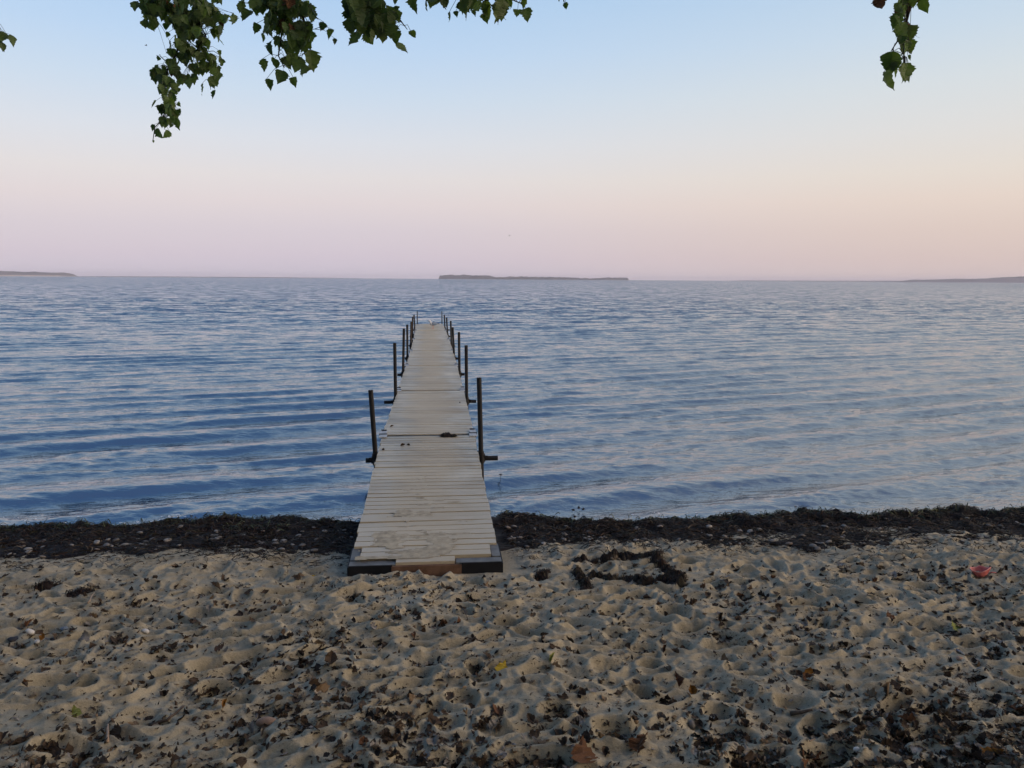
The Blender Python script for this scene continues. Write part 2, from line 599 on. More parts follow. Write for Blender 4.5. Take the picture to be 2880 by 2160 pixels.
# ------------------------------------------------------------------ water
rows = [5.6]
while rows[-1] < 90:
    rows.append(rows[-1] + 0.0038 * rows[-1])
while rows[-1] < 8000:
    rows.append(rows[-1] * 1.03)
WY = np.array(rows)
WU = np.linspace(-1.25, 1.45, 1050)
WU = np.concatenate([[-6, -3.5, -2.2, -1.6], WU, [1.8, 2.5, 4, 6.5]])
wx = np.clip(WY[:, None] * WU[None, :], -12000, 12000)
wy = np.repeat(WY[:, None], len(WU), 1)
wz = np.zeros_like(wx)
nearr = WY < 90
dy = np.gradient(WY)
bx, by = wx[nearr], wy[nearr]
hz = np.zeros_like(bx)
# slow swing of the wave fronts over the shallows
ph_x = bx + 0.4 * vnoise(bx, by, 21, 6.0)
ph_y = by + 0.10 * vnoise(bx, by, 22, 3.2)
sets = [(6, 0.85, 1.35, 4.0, 0.0265), (18, 0.33, 0.68, 17, 0.0046), (28, 0.13, 0.30, 30, 0.0026), (18, 0.07, 0.13, 42, 0.0009)]
for (n, l0, l1, spread, rms) in sets:
    acc = np.zeros_like(bx)
    for k in range(n):
        lam = l0 * (l1 / l0) ** ((k + rng.random()) / n)
        th = math.radians(rng.normal(19, spread))
        kx, ky = -math.sin(th) * 2 * math.pi / lam, math.cos(th) * 2 * math.pi / lam
        amp = np.clip((lam / (dy[nearr] * 2.2) - 1) / 1.0, 0, 1)[:, None]
        ph = kx * ph_x + ky * ph_y + rng.uniform(0, 6.283)
        sn = np.sin(ph)
        acc += amp * (sn + 0.34 * np.sin(2 * ph) + 0.10 * np.sin(3 * ph)) if l1 > .5 else amp * (sn + 0.2 * np.sin(2 * ph))
    acc *= rms / math.sqrt(n / 2)
    mod = 1.0 + 0.45 * vnoise(bx, by, 30 + n, 2.4 * l1 + 1.0)
    far_ = 0.42 + 0.58 * np.clip((26 - by) / 15, 0, 1) if l1 > 1 else 1.0
    hz += acc * np.clip(mod, 0.3, 2) * far_
# waves heap up and steepen near the shore
heap = 1 + 0.15 * np.exp(-np.maximum(by - 7.6, 0) / 1.5)
hz = hz * heap
hz = 0.045 * np.tanh(hz / 0.045)
hz = np.where(hz > 0, hz * (1 + 5 * hz), hz * 0.85)
hz = hz * np.clip((by - 6.75) / 0.6, 0, 1)
# last tongue of water thins out over the weed edge
wz[nearr] = hz
# broken choppy wash close to the weed
chop = np.exp(-((wy - 7.35) / 0.35) ** 2) * np.clip(vnoise(wx, wy, 41, 0.9) * 1.6, 0, 1)
wz += np.clip((wy - 6.75) / 0.4, 0, 1) * chop * (0.008 * vnoise(wx, wy, 42, 0.10) + 0.005 * vnoise(wx, wy, 43, 0.05))
me = mesh_np('water', np.stack([wx, wy, wz], -1).reshape(-1, 3), gridfaces(len(WY), len(WU)))
tag(link('water', me, M_WATER, smooth=True), kind='structure')

# ------------------------------------------------------------------ far land
M_WOODED = tinted('wooded_shore', (0.06, 0.065, 0.06), 0.95, 0.5, 0.05, 0.0)
M_FARSAND = tinted('far_sand', (0.45, 0.38, 0.3), 0.95, 0.2, 0.01, 0.0)


def shore(name, D, prof, rough, depth, seed, m=M_WOODED, base=0):
    """long low land whose skyline runs through the given (pixel x, height in pixels) points; rounded in depth"""
    k = D / FPX
    pxs = np.array([p[0] for p in prof], float)
    hs = np.array([p[1] for p in prof], float) * k
    Xw = np.array([atdepth(p, 790, D)[0] for p in pxs])
    xs = np.linspace(Xw[0], Xw[-1], 260)
    h = np.interp(xs, Xw, hs)
    taper = np.clip(np.minimum(xs - xs[0], xs[-1] - xs[0] - (xs - xs[0])) / (depth * .5), 0, 1) ** 0.5
    v = []
    ts = np.linspace(-1, 1, 15)
    X, T = np.meshgrid(xs, ts)
    H = np.interp(X, xs, h)
    bumpy = vnoise(X, T * depth * .5, seed, 14 * k * 1.2) * 0.6 + vnoise(X, T * depth * .5, seed + 1, 5 * k) * 0.4
    Z = (1.08 * H + 2.2 * rough * k * bumpy * np.clip(H / (3 * k), 0, 1)) * np.clip(1 - np.abs(T) ** 3.5, 0, 1) - 0.3
    Y = D + T * depth * (0.35 + 0.65 * np.interp(X, xs, taper))
    me = mesh_np(name, np.stack([X, Y, Z], -1).reshape(-1, 3), gridfaces(15, 260))
    return tag(link(name, me, m, smooth=False), kind='structure')


shore('island', 5200, [(1234, 1), (1238, 7), (1262, 9), (1320, 9.5), (1370, 8), (1396, 4.5), (1430, 6), (1520, 5.5), (1600, 5), (1664, 3), (1690, 4.5), (1740, 5.5), (1757, 5), (1760, 1)], 1.6, 260, 61)
shore('headland', 5900, [(2576, 0.6), (2590, 6), (2620, 6.5), (2655, 4), (2670, 8), (2740, 9.5), (2790, 9.5), (2850, 14), (2900, 17), (3050, 24), (3300, 30)], 0.9, 500, 63)
shore('left_shore', 5600, [(-500, 12), (-200, 13), (0, 11.5), (30, 12), (60, 10), (90, 10.5), (130, 9), (180, 8.8), (196, 4), (204, 0.8)], 0.9, 220, 65)
shore('left_beach', 5250, [(-200, 2.5), (20, 2.8), (100, 2.8), (165, 2.6), (215, 0.6)], 0.2, 30, 67, M_FARSAND)
shore('far_shore', 7300, [(2060, 0.4), (2090, 1.2), (2200, 1.4), (2330, 1.8), (2480, 2.6), (2600, 3)], 0.5, 300, 69)
shore('far_coast', 7600, [(230, 0.5), (300, 1.2), (500, 1.4), (700, 1.5), (900, 1.0), (1010, 0.4)], 0.4, 300, 71)

# ------------------------------------------------------------------ seaweed bank
k = 2880 / 2212
BACK = [(-160, 1134), (0, 1131), (60, 1124), (130, 1132), (180, 1130), (240, 1139), (330, 1120), (440, 1114), (560, 1116), (650, 1119), (780, 1130), (900, 1128), (1070, 1114), (1150, 1109),
        (1200, 1121), (1300, 1122), (1400, 1120), (1500, 1116), (1600, 1114), (1740, 1103), (1800, 1109), (1850, 1119), (1890, 1109), (1960, 1111), (2080, 1099), (2150, 1113), (2212, 1103), (2450, 1100)]
FRONT = [(-160, 1210), (0, 1207), (150, 1196), (330, 1190), (480, 1180), (620, 1190), (760, 1200), (920, 1195), (1085, 1190), (1200, 1180), (1300, 1172), (1450, 1178), (1600, 1181), (1750, 1186),
         (1900, 1181), (2000, 1171), (2212, 1166), (2450, 1160)]
bk = np.array([ground(x * k, y * k, 0.085) for x, y in BACK])
fr = np.array([ground(x * k, y * k, 0.13) for x, y in FRONT])


def bank_back(x): return np.interp(x, bk[:, 0], bk[:, 1]) + 0.07 * vnoise(x, x * 0 + 3.3, 51, 0.25) + 0.06 * vnoise(x, x * 0 + 5.3, 50, 0.7)
def bank_front(x): return np.interp(x, fr[:, 0], fr[:, 1]) + 0.10 * vnoise(x, x * 0 + 7.7, 52, 0.4) + 0.06 * vnoise(x, x * 0 + 1.7, 53, 0.12)


def bank_h(x, y):
    f, bb = bank_front(x), bank_back(x)
    tt = (y - f) / (bb - f)
    h = np.interp(tt, [-0.02, 0.02, 0.25, 0.6, 0.85, 0.97, 1.03, 1.12], [-0.03, 0.010, 0.034, 0.055, 0.078, 0.078, 0.02, -0.12])
    lump = 0.62 + 0.5 * vnoise(x, y, 54, 0.30) + 0.35 * vnoise(x, y, 55, 0.10)
    # thin gap of bare stones near the right
    thin = np.clip(1 - ((x - 3.9) / 0.45) ** 2 - ((tt - 0.55) / 0.3) ** 2, 0, 1)
    return np.where(h > 0, h * lump * (1 - thin) - 0.01 * thin, h)


def bank_top(x, y):
    return 0.185 - 0.092 * (y - 5.2) + bank_h(x, y)


bxs = np.arange(-6.0, 8.2, 0.018)
bys = np.arange(5.35, 7.75, 0.018)
BX, BY = np.meshgrid(bxs, bys)
BZ = bank_top(BX, BY) + 0.006 * vnoise(BX, BY, 56, 0.04)
BZ = np.where(np.abs(BX) < 0.56, np.minimum(BZ, 0.20 - 0.05 * (BY - 5.2)), BZ)
nv = BX.size
Vb = np.stack([BX, BY, BZ], -1).reshape(-1, 3)
Fb = gridfaces(len(bys), len(bxs))
keep = (bank_h(BX, BY).reshape(-1)[Fb[:, 0]] > -0.025)
Fb = Fb[keep]


def ribbons(n, xyf, lmin, lmax, wmin, wmax, zf, lift=0.02, seg=5, headf=None, flat=1.0):
    """thin curved strips of weed lying over a surface"""
    x, y = xyf(n)
    ln = rng.uniform(lmin, lmax, n)
    wd = rng.uniform(wmin, wmax, n)
    hd = headf(n) if headf else rng.normal(0, 0.9, n)
    hd = np.where(rng.random(n) < .5, hd, hd + math.pi)
    cv = rng.normal(0, 1.8, n)
    lf = np.abs(rng.normal(0, lift, n))
    P = np.zeros((n, seg, 3))
    cx, cy = x.copy(), y.copy()
    dirs = []
    for s in range(seg):
        a = hd + cv * (s / (seg - 1) - .5)
        P[:, s, 0], P[:, s, 1] = cx, cy
        dirs.append(a)
        cx = cx + np.cos(a) * ln / (seg - 1)
        cy = cy + np.sin(a) * ln / (seg - 1)
        tt = s / (seg - 1)
        P[:, s, 2] = zf(P[:, s, 0], P[:, s, 1]) + 0.002 + lf * 4 * tt * (1 - tt)
    A = np.stack(dirs, 1)
    tilt = rng.normal(0, 0.6, n)[:, None]
    ox, oy, oz = -np.sin(A) * np.cos(tilt), np.cos(A) * np.cos(tilt), np.abs(np.sin(tilt)) + np.zeros_like(A)
    tap = np.array([0.35] + [1.0] * (seg - 2) + [0.3])
    O = np.stack([ox, oy, oz], -1) * (wd[:, None] * tap[None, :])[..., None] * .5
    V = np.stack([P - O, P + O], 2).reshape(-1, 3)
    base = np.arange(n)[:, None] * seg * 2 + np.arange(seg - 1)[None, :] * 2
    F = np.stack([base, base + 1, base + 3, base + 2], -1).reshape(-1, 4)
    return V, F


def bank_xy(tlo, thi, pw=1.0):
    def f(n):
        x = rng.uniform(-5.2, 7.4, n)
        tt = tlo + (thi - tlo) * rng.random(n) ** pw
        fy, by_ = bank_front(x), bank_back(x)
        y = fy + tt * (by_ - fy)
        inj = (np.abs(x) < 0.6)
        x = np.where(inj, x + np.sign(x + 1e-6) * 1.2, x)
        return x, y
    return f


def zb(x, y): return np.maximum(bank_top(x, y), beach_base(x, y))


parts = [(Vb, Fb, 0)]
parts.append((*ribbons(26000, bank_xy(0.0, 1.0, 0.8), 0.04, 0.14, 0.003, 0.009, zb, 0.012), 0))
parts.append((*ribbons(5200, bank_xy(-0.42, 0.14, 0.7), 0.02, 0.08, 0.003, 0.008, lambda x, y: np.maximum(zb(x, y), sand_z(x, y)), 0.006), 0))
parts.append((*ribbons(2600, bank_xy(0.86, 1.02), 0.04, 0.12, 0.004, 0.009, zb, 0.022, headf=lambda n: rng.uniform(0, math.pi, n)), 1))
Vs, Fs, ms, off = [], [], [], 0
for V_, F_, m_ in parts:
    Vs.append(V_); Fs.append(F_ + off); ms.append(np.full(len(F_), m_)); off += len(V_)
me = mesh_np('seaweed_bank', np.concatenate(Vs), np.concatenate(Fs), np.concatenate(ms))
tag(link('seaweed', me, [M_WEED, M_WEEDG]), 'dark bank of washed up seaweed along the water edge', 'seaweed', kind='stuff')


def weed_clump(name, spots, label, group=None, dense=260, lift=0.02, z0=None, parent=None):
    """a heap of weed strands over a few (x, y, radius, height) spots"""
    VV, FF, off = [], [], 0
    for (cx, cy, r, h) in spots:
        zc = (lambda x, y: sand_z(x, y)) if z0 is None else (lambda x, y: np.zeros_like(x) + z0)
        nr, nc = 7, 18
        rr2 = np.linspace(0.02, 1, nr)[:, None] * r * (1 + 0.25 * rng.random((1, nc)))
        an = np.linspace(0, 2 * math.pi, nc, endpoint=False)[None, :]
        X, Y = cx + rr2 * np.cos(an), cy + rr2 * np.sin(an)
        q = np.linspace(0.02, 1, nr)[:, None] + np.zeros_like(X)
        Z = zc(X, Y) + h * (1 - q ** 2) * (0.7 + 0.5 * rng.random(X.shape)) - 0.004 * (q > .99) + 0.002
        i = np.arange(nr - 1)[:, None] * nc
        j = np.arange(nc)[None, :]
        jn = (j + 1) % nc
        F = np.stack([i + j, i + jn, i + nc + jn, i + nc + j], -1).reshape(-1, 4)
        VV.append(np.stack([X, Y, Z], -1).reshape(-1, 3)); FF.append(F + off); off += X.size

        def xy(n, cx=cx, cy=cy, r=r):
            a, q = rng.uniform(0, 2 * math.pi, n), r * 1.15 * rng.random(n) ** .6
            return cx + q * np.cos(a), cy + q * np.sin(a)

        def zt(x, y, cx=cx, cy=cy, r=r, h=h, zc=zc):
            return zc(x, y) + h * np.clip(1 - ((x - cx) ** 2 + (y - cy) ** 2) / (r * r), 0, 1)
        nn = max(12, int(dense * r / 0.1))
        V_, F_ = ribbons(nn, xy, r * .5, r * 1.4, 0.003, 0.007, zt, lift, headf=lambda n: rng.uniform(0, math.pi, n))
        VV.append(V_); FF.append(F_ + off); off += len(V_)
    V_ = np.concatenate(VV)
    o0 = np.array([spots[0][0], spots[0][1], 0 if z0 is None else z0])
    me = mesh_np(name, V_ - o0, np.concatenate(FF))
    o = link(name, me, M_WEED)
    o.location = o0
    return tag(o, label, 'seaweed', group)


# rectangle of weed laid out on the sand right of the jetty
def rz(v): return on_sand(1560 + v[0] / 4.608, 1480 + v[1] / 4.608)
poly = [[(300, 440), (420, 420), (560, 400), (700, 405), (850, 400), (1000, 395), (1150, 395), (1290, 390)],
        [(1290, 390), (1320, 450), (1340, 520), (1400, 590), (1520, 660), (1680, 710)],
        [(1600, 715), (1450, 700), (1300, 705), (1150, 705), (1000, 700), (860, 700), (720, 690), (560, 670), (430, 670)],
        [(300, 610), (330, 660), (360, 730), (390, 800), (420, 845)]]
spots = []
for pl in poly:
    for a, b2 in zip(pl[:-1], pl[1:]):
        A, B = rz(a), rz(b2)
        n = max(2, int(math.dist(A[:2], B[:2]) / 0.03))
        for q in range(n):
            f = q / n
            spots.append((A[0] + (B[0] - A[0]) * f + rng.normal(0, .008), A[1] + (B[1] - A[1]) * f + rng.normal(0, .01), rng.uniform(.025, .042), rng.uniform(.02, .036)))
weed_clump('seaweed_outline', spots, 'rectangle of black seaweed laid out on the sand right of the jetty', dense=150, lift=0.007)
for (x, y, r, h, lab) in [(130, 1655, .05, .03, 'black seaweed heap on the sand below the left end of the weed bank'),
                          (225, 1668, .05, .015, 'flatter brown seaweed patch just right of the black heap on the left sand'),
                          (1525, 1625, .04, .02, 'small dark seaweed tuft on the sand by the jetty foot')]:
    X, Y, Z = on_sand(x, y)
    sp_ = [(X, Y, r, h), (X + r, Y + .03, r * .6, h * .5), (X - r * .9, Y - .02, r * .5, h * .4)]
    weed_clump('seaweed_clump', sp_, lab, dense=160, lift=0.015)

# ------------------------------------------------------------------ jetty
JET = empty('jetty', (0, 5.25, 0.2))
tag(JET, 'long narrow weathered wooden bathing jetty running out over the water', 'jetty')


def child(o, par):
    o.parent = par
    o.matrix_parent_inverse = Matrix.Translation(par.location).inverted() if par.location.length else Matrix()
    return o


DZ = 0.47
JP = [((982, 1580), (1413, 1580), 0.275), ((1076, 1223), (1333, 1223), DZ), ((1119, 1097.7), (1304, 1097.7), DZ), ((1141.5, 1027.6), (1286, 1027.6), DZ),
      ((1152.3, 986.5), (1276.4, 986.5), DZ), ((1163.2, 954.3), (1262.5, 954.3), DZ), ((1168, 929.7), (1254, 929.7), DZ), ((1167.2, 910.9), (1246.6, 910.9), DZ)]
J = []
for l, r, z in JP:
    a, b2 = ground(*l, z), ground(*r, z)
    J.append(((a[0] + b2[0]) / 2, (a[1] + b2[1]) / 2, z))
WD = 1.05
print('jetty', J)
hinge_left = []
for s in range(7):
    x0, y0, z0 = J[s]
    x1, y1, z1 = J[s + 1]
    g0 = 0.0 if s == 0 else 0.05
    g1 = 0.05 if s < 6 else 0.0
    y0, y1 = y0 + g0, y1 - g1
    n = max(20, round((y1 - y0) / 0.1))
    pitch = (y1 - y0) / n
    slope = math.atan2(z1 - z0, y1 - y0)
    m = MB()
    for i in range(n):
        f = (i + .5) / n
        w = WD + rng.normal(0, .004)
        if s == 0 and i == 0: w = 0.415
        elif s == 0 and i in (1, 2): w = 0.935
        rot = Matrix.Rotation(slope + rng.normal(0, .006), 3, 'X') @ Matrix.Rotation(rng.normal(0, .0012), 3, 'Z') @ Matrix.Rotation(rng.normal(0, .0025), 3, 'Y')
        m.box((x0 + (x1 - x0) * f + rng.normal(0, .003), y0 + pitch * (i + .5), z0 + (z1 - z0) * f - .014 + rng.normal(0, .0012)),
              (w, pitch - rng.uniform(.0125, .0165), .028), rot)
    sec = child(m.build('deck_section', M_WOOD), JET)
    m = MB()
    for sx_ in (-.44, .44):
        a = Vector((x0 + sx_, y0 + .08, z0 - .085))
        b3 = Vector((x1 + sx_, y1 - .01, z1 - .085))
        d = b3 - a
        m.box((a + b3) / 2, (.06, d.length, .11), Matrix.Rotation(slope, 3, 'X'))
    child(m.build('joist', M_RUSTY), JET)
    if s > 0:
        m = MB()
        m.box((x0, y0 - .05, z0 - .035), (.98, .082, .05))  # dark bar added in the open joint, stands in for the gap's shade
        child(m.build('joint_shade_bar', M_STEEL), JET)
        for side in (-1, 1):
            m = MB()
            xe = x0 + side * (WD / 2 - .01)
            m.box((xe, y0 + .075, z0 + .008), (.075, .17, .012))
            m.box((xe - side * .005, y0 - .10, z0 + .0075 - .004), (.085, .15, .011))
            m.box((xe, y0 - .018, z0 - .01), (.09, .03, .05), m=1)
            m.box((xe, y0 + .165, z0 + .014), (.06, .02, .022), m=1)
            child(m.build('hinge_plate', [M_GALV, M_STEEL]), JET)
# front end: corner plates and sill board
x0, y0, z0 = J[0]
for side in (-1, 1):
    m = MB()
    xo_ = x0 + side * .535
    ww = .322
    m.box((xo_ - side * ww / 2, y0 + .038, z0 - .017), (ww, .085, .012))                 # grey top flange along the front
    m.box((xo_ - side * .03, y0 + .21, z0 - .009), (.06, .225, .012), Matrix.Rotation(.055, 3, 'X'))   # flange up the side
    wf = .30 if side < 0 else .285
    m.box((xo_ - side * wf / 2, y0 - .009, z0 - .080), (wf, .012, .135), m=1)           # dark front face
    m.box((xo_ + side * .004, y0 + .16, z0 - .075), (.012, .335, .125), Matrix.Rotation(.055, 3, 'X'), m=1)
    m.tube([(xo_ - side * (wf - .03), y0 - .019, z0 - .10), (xo_ - side * (wf - .03), y0 - .014, z0 - .10)], .008, 8, m=0)
    child(m.build('corner_plate', [M_PLATE, M_PAINT]), JET)
m = MB()
m.box((x0 + .005, y0 - .002, z0 - .085), (.49, .035, .125))
child(m.build('sill_board', M_BOARD), JET)
# trodden sand spread over the first planks
xs = np.arange(-.50, .505, .012)
ys = np.arange(J[0][1] + .06, J[0][1] + 2.4, .012)
GX, GY = np.meshgrid(xs, ys)
f = (GY - J[0][1]) / (J[1][1] - J[0][1])
msk = 0.36 - 1.05 * f - 0.75 * (np.abs(GX + .06) / .5) ** 2.5 + 0.30 * vnoise(GX, GY, 81, .22) + 0.34 * vnoise(GX * .3, GY, 82, .045) + 0.1 * vnoise(GX, GY, 83, .03)
GZ = J[0][2] + (DZ - J[0][2]) * f + 0.0015 + 0.004 * np.clip(msk, 0, 1) + 0.001 * vnoise(GX, GY, 84, .03)
F_ = gridfaces(len(ys), len(xs))
F_ = F_[msk.reshape(-1)[F_[:, 0]] > 0.12]
me = mesh_np('sand_layer', np.stack([GX + J[0][0], GY, GZ], -1).reshape(-1, 3), F_)
M_TROD = tinted('trodden_sand', (0.36, 0.31, 0.225), 0.95, 0.3, 18, 0.1)
child(link('sand_layer', me, M_TROD, smooth=True), JET)

# crossbeams and posts
BEAMS = [(1028.6, 1400, 1291.5, 8.1), (1080.5, 1339, 1130, 11.95), (1117.4, 1306.7, 1053.5, 15.4), (1139, 1288, 1008.5, 18.55), (1151, 1280, 973, 22.1), (1152, 1266, 946, 25.9), (1158, 1265, 928, 29.3)]
for (xl, xr, yp, Dp) in BEAMS:
    a, b2 = atdepth(xl, yp, Dp), atdepth(xr, yp, Dp)
    zm = (a[2] + b2[2]) / 2
    m = MB()
    m.tube([(a[0], Dp, zm), (b2[0], Dp, zm)], .026, 12)
    child(m.build('crossbeam', M_STEEL, smooth=False), JET)
POSTS = [((1042.3, 1097), (1056, 1280), 0), ((1347.3, 1062), (1353, 1285), 0), ((1110, 964.4), (1112.5, 1110), 1), ((1311, 971), (1312.3, 1108), 1),
         ((1136, 924), (1133.5, 1054), 2), ((1290.8, 934), (1292, 1032), 2), ((1145.2, 913), (1146, 1000), 3), ((1273.3, 920.3), (1277, 1000), 3),
         ((1156.5, 904.4), (1155.5, 965), 4), ((1267.6, 902.5), (1269.5, 970), 4), ((1160.5, 890.6), (1160.5, 940), 5), ((1256, 893), (1258.5, 935), 5),
         ((1164.3, 885), (1166.5, 920), 6), ((1249.5, 885.6), (1251.5, 922), 6)]
for i, (tp, bt, kx_) in enumerate(POSTS):
    Dp = BEAMS[kx_][3] - .052
    a, b2 = Vector(atdepth(*tp, Dp)), Vector(atdepth(*bt, Dp))
    d = (b2 - a).normalized()
    e = a + d * ((a.z + .9) / -d.z)
    m = MB()
    m.tube([a, a + d * .002, e], [.0235, .026, .026], 14)
    zb_ = atdepth(BEAMS[kx_][0], BEAMS[kx_][2], BEAMS[kx_][3])[2]
    post = child(m.build('support_post', M_RUSTY if i in (8, 10) else M_STEEL, smooth=False), JET)
    c_ = a + d * ((a.z - zb_) / -d.z)
    m = MB()
    m.tube([c_ - d * .05, c_ + d * .05], .036, 12)
    m.box(c_ + Vector((0, .035, 0)), (.09, .07, .075))
    m.box(c_ + Vector((.045 if i % 2 else -.045, -.01, .02)), (.05, .02, .02))
    cl = m.build('clamp', M_STEEL)
    cl.parent = post
    m = MB()
    q = a + d * ((a.z - DZ + .07) / -d.z)
    m.tube([q - d * .02, q + d * .02], .034, 12)
    side = 1 if i % 2 else -1
    m.box(q + Vector((-side * .025, .02, 0)), (.06, .025, .035))
    cl = m.build('bracket', M_STEEL)
    cl.parent = post
# bathing ladder at the seaward end: two hooped rails and rungs going down to the water
xe, ye, ze = J[-1]
for px in (1173.6, 1242.6):
    top = atdepth(px, 873, ye + .25)
    m = MB()
    xr_ = top[0]
    pts = [(xr_, ye - .10, ze + .0)] + [(xr_, ye - .10, ze + .26)] + [(xr_, ye + .075 - .175 * math.cos(w), ze + .26 + .24 * math.sin(w)) for w in np.linspace(.2, math.pi - .2, 9)] + [(xr_, ye + .25, ze + .2), (xr_, ye + .25, -.7)]
    m.tube(pts, .016, 8)
    child(m.build('ladder_rail', M_STEEL, smooth=True), JET)
m = MB()
xa, xb_ = atdepth(1173.6, 873, ye + .25)[0], atdepth(1242.6, 873, ye + .25)[0]
for zr in (.25, 0, -.25, -.5):
    m.tube([(xa, ye + .25, zr), (xb_, ye + .25, zr)], .014, 8)
child(m.build('ladder_rungs', M_STEEL), JET)

# ------------------------------------------------------------------ gull at the seaward end
gx, gy = ground(1217, 924.5, DZ)
GULL = empty('gull', (gx, gy, DZ))
tag(GULL, 'grey backed gull walking left near the far end of the jetty', 'gull')
M_GW = tinted('gull_white', (0.46, 0.48, 0.52), 0.8, 0.1)
M_GG = tinted('gull_grey', (0.11, 0.15, 0.22), 0.8, 0.2)
M_GD = tinted('gull_dark', (0.03, 0.03, 0.035), 0.7, 0.3)
M_GP = tinted('gull_pink', (0.42, 0.20, 0.17), 0.7, 0.2)


def loft(path, n=14):
    """path: (x, z, rx(side), rz(height)); bird faces -x"""
    v, f = [], []
    for i, (x, z, ry_, rz_) in enumerate(path):
        x2, z2 = path[min(i + 1, len(path) - 1)][:2]
        x1, z1 = path[max(i - 1, 0)][:2]
        tx, tz = x2 - x1, z2 - z1
        l = math.hypot(tx, tz) or 1
        nx, nz = -tz / l, tx / l
        for q in range(n):
            w = 2 * math.pi * q / n
            v.append((x + nx * rz_ * math.cos(w), ry_ * math.sin(w), z + nz * rz_ * math.cos(w)))
    for i in range(len(path) - 1):
        for q in range(n):
            f.append((i * n + q, i * n + (q + 1) % n, (i + 1) * n + (q + 1) % n, (i + 1) * n + q))
    f.append(tuple(range(n)))
    f.append(tuple((len(path) - 1) * n + q for q in range(n - 1, -1, -1)))
    return v, f


m = MB()
m.add(*loft([(.235, .175, .02, .006), (.17, .175, .035, .014), (.12, .175, .05, .04), (.05, .18, .072, .066), (-.02, .19, .078, .078), (-.075, .205, .066, .07), (-.105, .235, .044, .05),
             (-.115, .27, .034, .036), (-.125, .295, .034, .033), (-.15, .312, .03, .03), (-.175, .308, .02, .021), (-.186, .304, .010, .012)]))
body = m.build('body', M_GW, GULL, smooth=True)
for sgn in (-1, 1):
    m = MB()
    v, f = loft([(.27, .185, .004, .008), (.2, .19, .012, .022), (.11, .195, .016, .055), (.02, .195, .018, .072), (-.05, .205, .014, .062), (-.085, .22, .006, .02)], 10)
    m.add([(x, y + sgn * (.066 - max(0, x - .05) * .18), z) for x, y, z in v], f)
    wg = m.build('wing', M_GG, GULL, smooth=True)
    m = MB()
    v, f = loft([(.30, .186, .003, .004), (.26, .188, .007, .012), (.205, .192, .012, .02)], 8)
    m.add([(x, y + sgn * (.068 - max(0, x - .05) * .18), z + .002) for x, y, z in v], f)
    m.build('wing_tip', M_GD, wg, smooth=True)
    m = MB()
    st_ = .03 * sgn
    m.tube([(.02 + st_, sgn * .032, .13), (.03 + st_ * 1.4, sgn * .032, .075), (.015 + st_ * 1.7, sgn * .032, .006)], [.008, .006, .006], 8)
    for a in (-.45, 0, .45):
        m.tube([(.015 + st_ * 1.7, sgn * .032, .006), (-.035 + st_ * 1.7, sgn * .032 + math.sin(a) * .04, .004)], [.006, .003], 6)
    m.build('leg', M_GP, GULL)
m = MB()
m.add(*loft([(-.182, .304, .009, .011), (-.21, .292, .007, .009), (-.235, .279, .005, .008), (-.245, .270, .002, .003)], 8))
m.build('beak', M_GD, GULL, smooth=True)
for sgn in (-1, 1):
    m = MB()
    v, f = loft([(-.005, 0, .002, .002), (0, 0, .005, .005), (.005, 0, .002, .002)], 8)
    m.add([(x - .158, y + sgn * .027, z + .316) for x, y, z in v], f)
    m.build('eye', M_GD, GULL)
GULL.rotation_euler = (0, 0, math.radians(36))
GULL.scale = (.92, .92, .95)

# two birds far off in the sky
for px, py, Dp, lab in ((1433, 663, 210, 'tiny dark bird flying far off just above the horizon'), (411, 128, 160, 'tiny dark bird flying high at upper left beside the hanging leaves')):
    c_ = atdepth(px, py, Dp)
    m = MB()
    m.add(*loft([(.22, 0, .03, .01), (.1, 0, .06, .05), (-.08, .0, .07, .06), (-.2, .02, .04, .045), (-.27, .015, .01, .012)], 8))
    for sgn in (-1, 1):
        m.add([(-.1, sgn * .05, .03), (.08, sgn * .05, .03), (.10, sgn * .30, .13), (-.06, sgn * .30, .14), (.10, sgn * .62, .07)], [(0, 1, 2, 3), (3, 2, 4)])
    o = m.build('flying_bird', M_GD)
    o.location = c_
    o.rotation_euler = (0, 0, 0.5)
    tag(o, lab, 'bird')

# ------------------------------------------------------------------ leaves
PROF = [(0, .02), (.03, .20), (.10, .40), (.15, .36), (.24, .50), (.30, .43), (.37, .45), (.45, .36), (.52, .37), (.62, .27), (.68, .26), (.80, .13), (.90, .06), (1, 0)]


def leaf_geo(fold=0.3, curl=0.5, rumple=0.05, side=0.0, rnd=random):
    """unit leaf: stem at origin, tip along +y, face towards +z"""
    ph = [(t_, w_ * rnd.uniform(.86, 1.12)) for t_, w_ in PROF]
    L, C, R_ = [], [], []
    y = z = 0.0
    pt = 0.0
    ang = -curl * .25
    for t_, w_ in ph:
        d = t_ - pt
        pt = t_
        y += math.cos(ang) * d
        z += math.sin(ang) * d
        ang += curl * d * 1.3
        c_ = Vector((side * t_ * t_ * .3, y, z))
        C.append(c_)
        for sgn, arr in ((-1, L), (1, R_)):
            wv = w_ * rnd.uniform(.92, 1.06)
            fo = fold + rnd.uniform(-.1, .1)
            arr.append(c_ + Vector((sgn * wv * math.cos(fo), 0, wv * math.sin(fo))) + Vector((0, rnd.uniform(-.02, .02), rnd.uniform(-rumple, rumple))))
    n = len(ph)
    v = L + C + R_
    f = []
    for i in range(n - 1):
        f.append((i, n + i, n + i + 1, i + 1))
        f.append((n + i, 2 * n + i, 2 * n + i + 1, n + i + 1))
    return v, f


